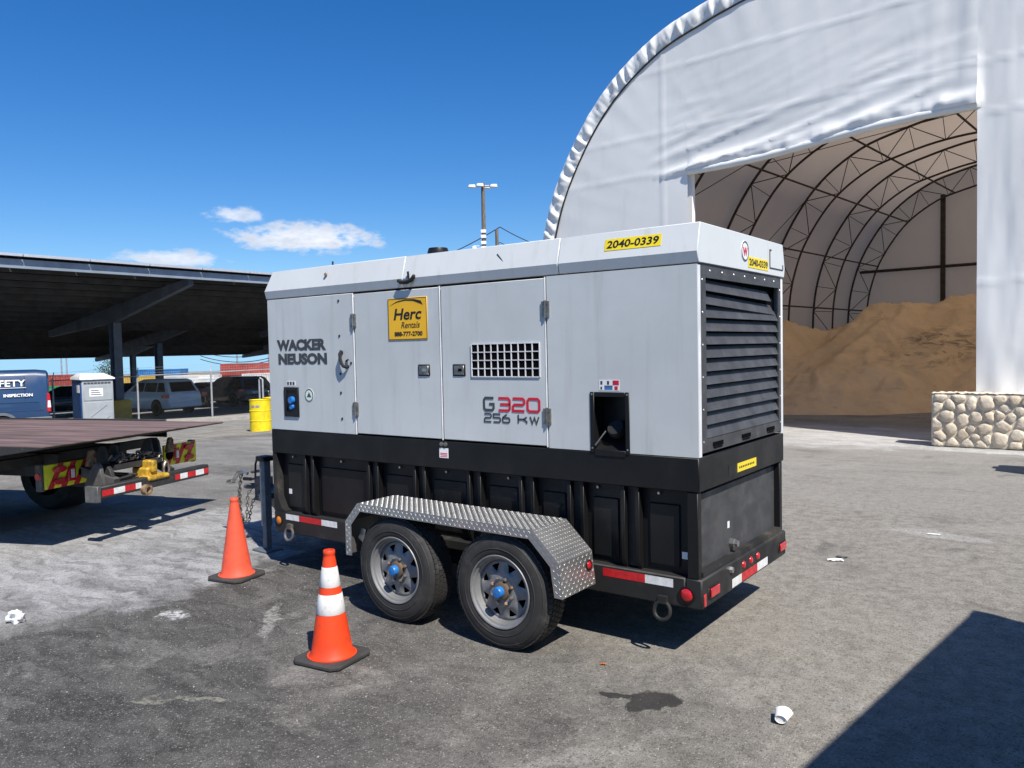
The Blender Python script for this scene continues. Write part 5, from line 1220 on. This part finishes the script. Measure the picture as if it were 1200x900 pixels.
drum(319, 24.5, 'yellow barrel half hidden behind the front of the generator', txt=False)
x, y = at(305, 26); q = MB(); q.tube([(x-.05, y, gz(x)), (x-.05, y, gz(x)+1.45), (x, y, gz(x)+1.5), (x+.06, y+.05, gz(x)+1.45), (x+.06, y+.05, gz(x))], .03, 8)
tag(part('hoop_bollard', q, M_galv), 'galvanised steel hoop rail behind the yellow barrel', 'rail')

# ================================================================== FAR BACKGROUND: containers, poles, wires
def container(u, depth, rz, ln, hgt, ma, label, z0=None, off=0):
    x, y = at(u, depth); x += off; t = thing('shipping_container', label, 'container', (x, y, (gz(x) if z0 is None else z0)), rz, 'stacked shipping containers far behind the car park', local=True)
    n = int(ln/.28)*4; w2 = 1.22
    for s in (-1, 1):
        q = MB(); prev = None
        for i in range(n+1):
            xx = -ln/2+.08+(ln-.16)*i/n; yy = s*(w2-(.045 if (i//2) % 2 else .0)-.01); cur = [(xx, yy, .12), (xx, yy, hgt-.1)]
            if prev: q.add([prev[0], cur[0], cur[1], prev[1]], [(0, 1, 2, 3)])
            prev = cur
        part('corrugated_side', q, ma, t, smooth=0)
    q = MB(); q.box(-ln/2+.05, ln/2-.05, -w2+.06, w2-.06, .1, hgt-.02); part('container_body', q, ma, t)
    q = MB()
    for xx in (-ln/2, ln/2-.12):
        for yy in (-w2, w2-.12): q.box(xx, xx+.12, yy, yy+.12, 0, hgt)
    for yy in (-w2+.005, w2-.115): q.box(-ln/2+.12, ln/2-.12, yy, yy+.11, hgt-.12, hgt-.005); q.box(-ln/2+.12, ln/2-.12, yy, yy+.11, 0, .14)
    part('corner_frame', q, ma, t)
    return t
FZ = gz(-90)
def fr(u): return math.atan2(_R.y, _R.x)
FR = fr(0)
container(251, 97, FR+R(8), 6.06, 2.5, M_cred, 'single red container left of the stacked red pair', None)
container(292, 96, FR+R(8), 6.06, 2.5, M_cred, 'red container at the bottom of the stacked pair', None)
container(292, 96, FR+R(8), 6.06, 2.2, M_cred, 'red container on top of the stacked pair', gz(-118)+2.52)
container(176, 98, FR, 12.2, 2.9, M_cyel, 'yellow container under the blue one', None)
container(188, 99, FR, 6.06, 1.3, M_cblue, 'blue container standing on the yellow one', gz(-120)+2.92)
container(140, 100, FR, 9, 2.9, M_cyel, 'yellow container behind the column', None)
container(112, 100, FR, 6.06, 2.9, M_cyel, 'short yellow container right of the van', None)
container(58, 92, FR, 6.06, 2.2, M_cgreen, 'green container just right of the blue van', None)
container(60, 92.2, FR, 6.06, 1.3, M_cred, 'red container on the green one beside the van', gz(-100)+2.22)
container(225, 92, FR, 6.06, 2.6, M_cwhite, 'white container between the yellow and red ones', None)
container(238, 90, FR+R(40), 6.06, 2.2, M_cwhite, 'white container turned at an angle before the red ones', None)
container(318, 94, FR, 6.06, 2.4, M_cwhite, 'white container at the edge of the generator', None)
# floodlight mast
mx, my = at(571, 78)
mast = thing('floodlight_mast', 'tall brown floodlight pole with four lamp heads behind the generator', 'light pole', (mx, my, 0), FR, local=True)
q = MB(); q.tube([(0, 0, -2), (0, 0, 6), (0, 0, 18.0)], [.3, .26, .17], 10); part('pole', q, M_wood, mast)
q = MB(); q.bar((-.95, 0, 17.7), (.95, 0, 17.7), .1, .1); q.bar((0, -.6, 17.75), (0, .6, 17.75), .1, .1); part('cross_arm', q, M_wood, mast)
for sx, sy in ((-1.05, 0), (1.05, 0), (-.25, -.5), (.3, .5)):
    q = MB(); q.prism([(-.38, -.1), (.38, -.16), (.30, .14), (-.26, .14)], (sx, sy-.25, 17.72), (1, 0, 0), (0, 0, 1), (0, .5, 0)); part('lamp_head', q, M_white, mast, bevel=.03)
for z in (13.2, 12.7, 12.1, 11.6): q = MB(); q.box(-.3, .22, -.3, .2, z, z+.32); part('junction_box', q, M_white, mast, bevel=.03)
q = MB(); q.lathe([(0, .3), (.28, .2), (.3, 0), (.2, -.25), (0, -.3)], (-1.0, 0, 11.7), (0, 0, 1), 12); q.bar((-1.0, 0, 12.0), (0, 0, 12.0), .06, .06); part('camera_dome', q, M_white, mast)
ux, uy = at(586, 85)
up_ = thing('utility_pole', 'short wooden utility pole right of the floodlight pole', 'utility pole', (ux, uy, 0), FR, local=True)
q = MB(); q.tube([(0, 0, -2), (0, 0, 14.6)], [.24, .17], 8); part('pole', q, M_wood, up_); q = MB(); q.box(-.2, 1.4, -.1, .1, 12.3, 12.55); part('cross_arm', q, M_wood, up_)
def wire(p, q_, sag, label, r=.045, n=24):
    p, q_ = Vector(p), Vector(q_); b_ = MB(); b_.tube([p.lerp(q_, i/n)-UP*(sag*4*(i/n)*(1-i/n)) for i in range(n+1)], r, 5)
    tag(part('power_line', b_, M_wire), label, 'cable', 'overhead wires')
P3 = lambda u, v, d: CAM+(_F+_R*((u-600)/F_PX)-_U*((v-450)/F_PX))*d
wire(P3(330, 320, 95), P3(586, 266, 85), 2.6, 'upper overhead wire running left from the utility pole', .05)
wire(P3(586, 266, 85), P3(720, 300, 80), 1.0, 'overhead wire running right from the utility pole top', .05)
wire(P3(450, 312, 95), P3(586, 284, 85), 2.0, 'lower overhead wire left of the utility pole', .04)
wire(P3(586, 284, 85), P3(720, 310, 80), 1.0, 'lower overhead wire right of the utility pole', .04)
for k, (a, c) in enumerate(((412, 408), (417, 415), (421, 418))): wire(P3(235, a, 105), P3(330, c, 100), .9, ('topmost', 'middle', 'lowest')[k]+' of three thin wires over the red containers', .05)
for u, v, dp, lab in ((279, 408, 104, 'thin lamp post above the red containers'), (316, 408, 102, 'thin pole beside the generator edge'), (73, 408, 104, 'left of two thin poles beyond the van'), (79, 408, 104, 'right of two thin poles beyond the van')):
    x, y = at(u, dp); q = MB(); q.tube([(x, y, gz(x)), (x, y, 5.5)], [.12, .09], 6); q.box(x-.25, x+.25, y-.08, y+.08, 5.5, 5.6); tag(part('lamp_post', q, M_galv), lab, 'lamp post')
# small tree beyond the toilet
tx, ty = at(127, 112)
tree = thing('tree', 'small green tree far away above the portable toilet', 'tree', (tx, ty, gz(tx)), local=True)
q = MB(); q.tube([(0, 0, 0), (.1, 0, 2), (.05, .1, 4)], [.2, .15, .06], 7)
for a in range(5): q.tube([(.08, .0, 2+.3*a), (.08+.9*math.cos(a*2.2), .9*math.sin(a*2.2), 3.0+.35*a)], [.07, .03], 5)
part('trunk', q, M_wood, tree)
q = MB(); rs = random.Random(2)
for i in range(900):
    c = Vector((rs.gauss(0, .7), rs.gauss(0, .7), 3.9+rs.gauss(0, .75))); n_ = Vector((rs.gauss(0, 1), rs.gauss(0, 1), rs.gauss(0, 1))).normalized(); a = n_.orthogonal().normalized()*rs.uniform(.06, .14); e = n_.cross(a)*.6
    q.add([c-a, c-e, c+a, c+e], [(0, 1, 2, 3)])
part('crown', q, M_leafg, tree, kind='stuff', smooth=0, recalc=False)

# ================================================================== SMALL THINGS ON THE GROUND
def crumple(name, x, y, sx, sy, h, ma, label, cat, seed, rz=0, group=None):
    q = MB(); n = 14
    def fn(i, j):
        u, v_ = (i/n-.5), (j/n-.5); r_ = 1+.16*nz3(math.atan2(v_, u)*1.2, seed)
        return (u*sx*r_, v_*sy*r_, .004+h*max(0, .5+.75*ridge(nz3(u*3.2, v_*3.2, seed)))*.6*(1-.9*max(abs(u), abs(v_))))
    q.grid(fn, n, n); ca, sa = math.cos(rz), math.sin(rz); q.v = [(x+a*ca-b_*sa, y+a*sa+b_*ca, z) for a, b_, z in q.v]
    o = part(name, q, ma, smooth=25); tag(o, label, cat, group); return o
q = MB(); NL_, NM = 12, 20
def lump(i, j):
    th, ph = math.pi*i/NL_, 2*math.pi*j/NM; d = Vector((math.sin(th)*math.cos(ph), math.sin(th)*math.sin(ph), math.cos(th)))
    r_ = 1+.55*noise.noise(d*1.9+Vector((3, 1, 7)))+.3*abs(noise.noise(d*4.5))-.1
    return (-4.54+d.x*.085*r_+.02*d.z, -2.06+d.y*.06*r_, max(.003, .035+d.z*.055*r_))
q.grid(lump, NL_, NM); tag(part('crumpled_paper', q, M_paper, smooth=22), 'crumpled white paper at the left edge of the yard', 'litter')
crumple('paper_scrap', .06, 2.84, .13, .06, .03, M_paper, 'small pale paper scrap right of the rear bumper', 'litter', 6, .5)
crumple('paper_scrap', .08, 2.98, .10, .035, .02, M_inkgrey, 'dark flat scrap beside the pale paper scrap', 'litter', 9, .2)
crumple('dry_leaf', -.49, -.35, .035, .022, .015, M_leaf, 'tiny orange leaf behind the rear wheel', 'leaf', 2, .3)
crumple('paper_scrap', .62, 4.36, .12, .04, .012, M_paper, 'flat white scrap on the bright patch right of the trailer', 'litter', 12, .1)
# crushed paper cup lying on its side
cup = thing('paper_cup', 'crushed white paper cup lying on the asphalt', 'cup', (.66, -.53, 0), R(98), local=True)
q = MB(); prof_ = [(.026, 0), (.028, .004), (.039, .092), (.042, .096), (.040, .098), (.037, .094), (.026, .006), (0, .006)]
q.lathe(prof_, (0, 0, 0), (1, 0, 0), 28); q.v = [(x+.006*nz3(y*30, z*30, 1), y*1.12+.006*nz3(x*30, z*40, 5), max(.002, .031+z*.78+.007*nz3(x*35, y*40, 7))) for x, y, z in q.v]
part('cup_wall', q, M_paper, cup, smooth=40)
q = MB(); q.lathe([(.0255, -.002), (.0255, .001), (.021, .001)], (0, 0, 0), (1, 0, 0), 24); q.v = [(x, y*1.12, .031+z*.8) for x, y, z in q.v]; part('cup_base_rim', q, M_paper, cup)
rs = random.Random(11); peb = MB(); 
for k in range(2600):
    x = rs.uniform(-6, 2); y = rs.uniform(-3.6, 5); r_ = rs.choice((.0015, .002, .002, .003, .003, .004, .006))
    a0 = rs.uniform(0, 6.28); vs = [(x+math.cos(a0+a)*r_*rs.uniform(.7, 1.3), y+math.sin(a0+a)*r_*rs.uniform(.7, 1.3), .001) for a in (0, 1.6, 3.1, 4.7)]+[(x, y, r_*1.1)]
    peb.add(vs, [(0, 1, 4), (1, 2, 4), (2, 3, 4), (3, 0, 4)])
tag(part('gravel', peb, M_conc, smooth=0), 'loose small gravel scattered over the asphalt', 'gravel', kind='stuff')

# ------------------------------------------------------------------ out of frame on the right: unseen casters added to throw two shadows
H2 = 2.9; cxr, cyr = 1.23+.9*.7813*H2, 1.99-.436*.7813*H2
t = container(600, 1, math.pi/2, 6.06, H2, M_cgreen, 'unseen green container added just right of the frame to throw the big shadow', 0)  # container form chosen for the unseen caster of the big shadow
dr_ = Vector((.127, .992, 0)); t.rotation_euler = (0, 0, R(82.7)); t.location = Vector((cxr, cyr, 0))-dr_*3.03+Vector((.992, -.127, 0))*1.22; del t['group']
bk = thing('shadow_block', 'unseen concrete block added right of the frame to throw a shadow by the stone wall', 'block', (2.2, 9.2, 0), local=True)  # added unseen caster for the small shadow by the stone wall
q = MB(); q.box(-.9, .9, -.35, .35, 0, .9); part('block_body', q, M_conc, bk, bevel=.03); q = MB(); q.box(-.9, .9, -.12, .12, .9, .98); part('block_key', q, M_conc, bk, bevel=.02)
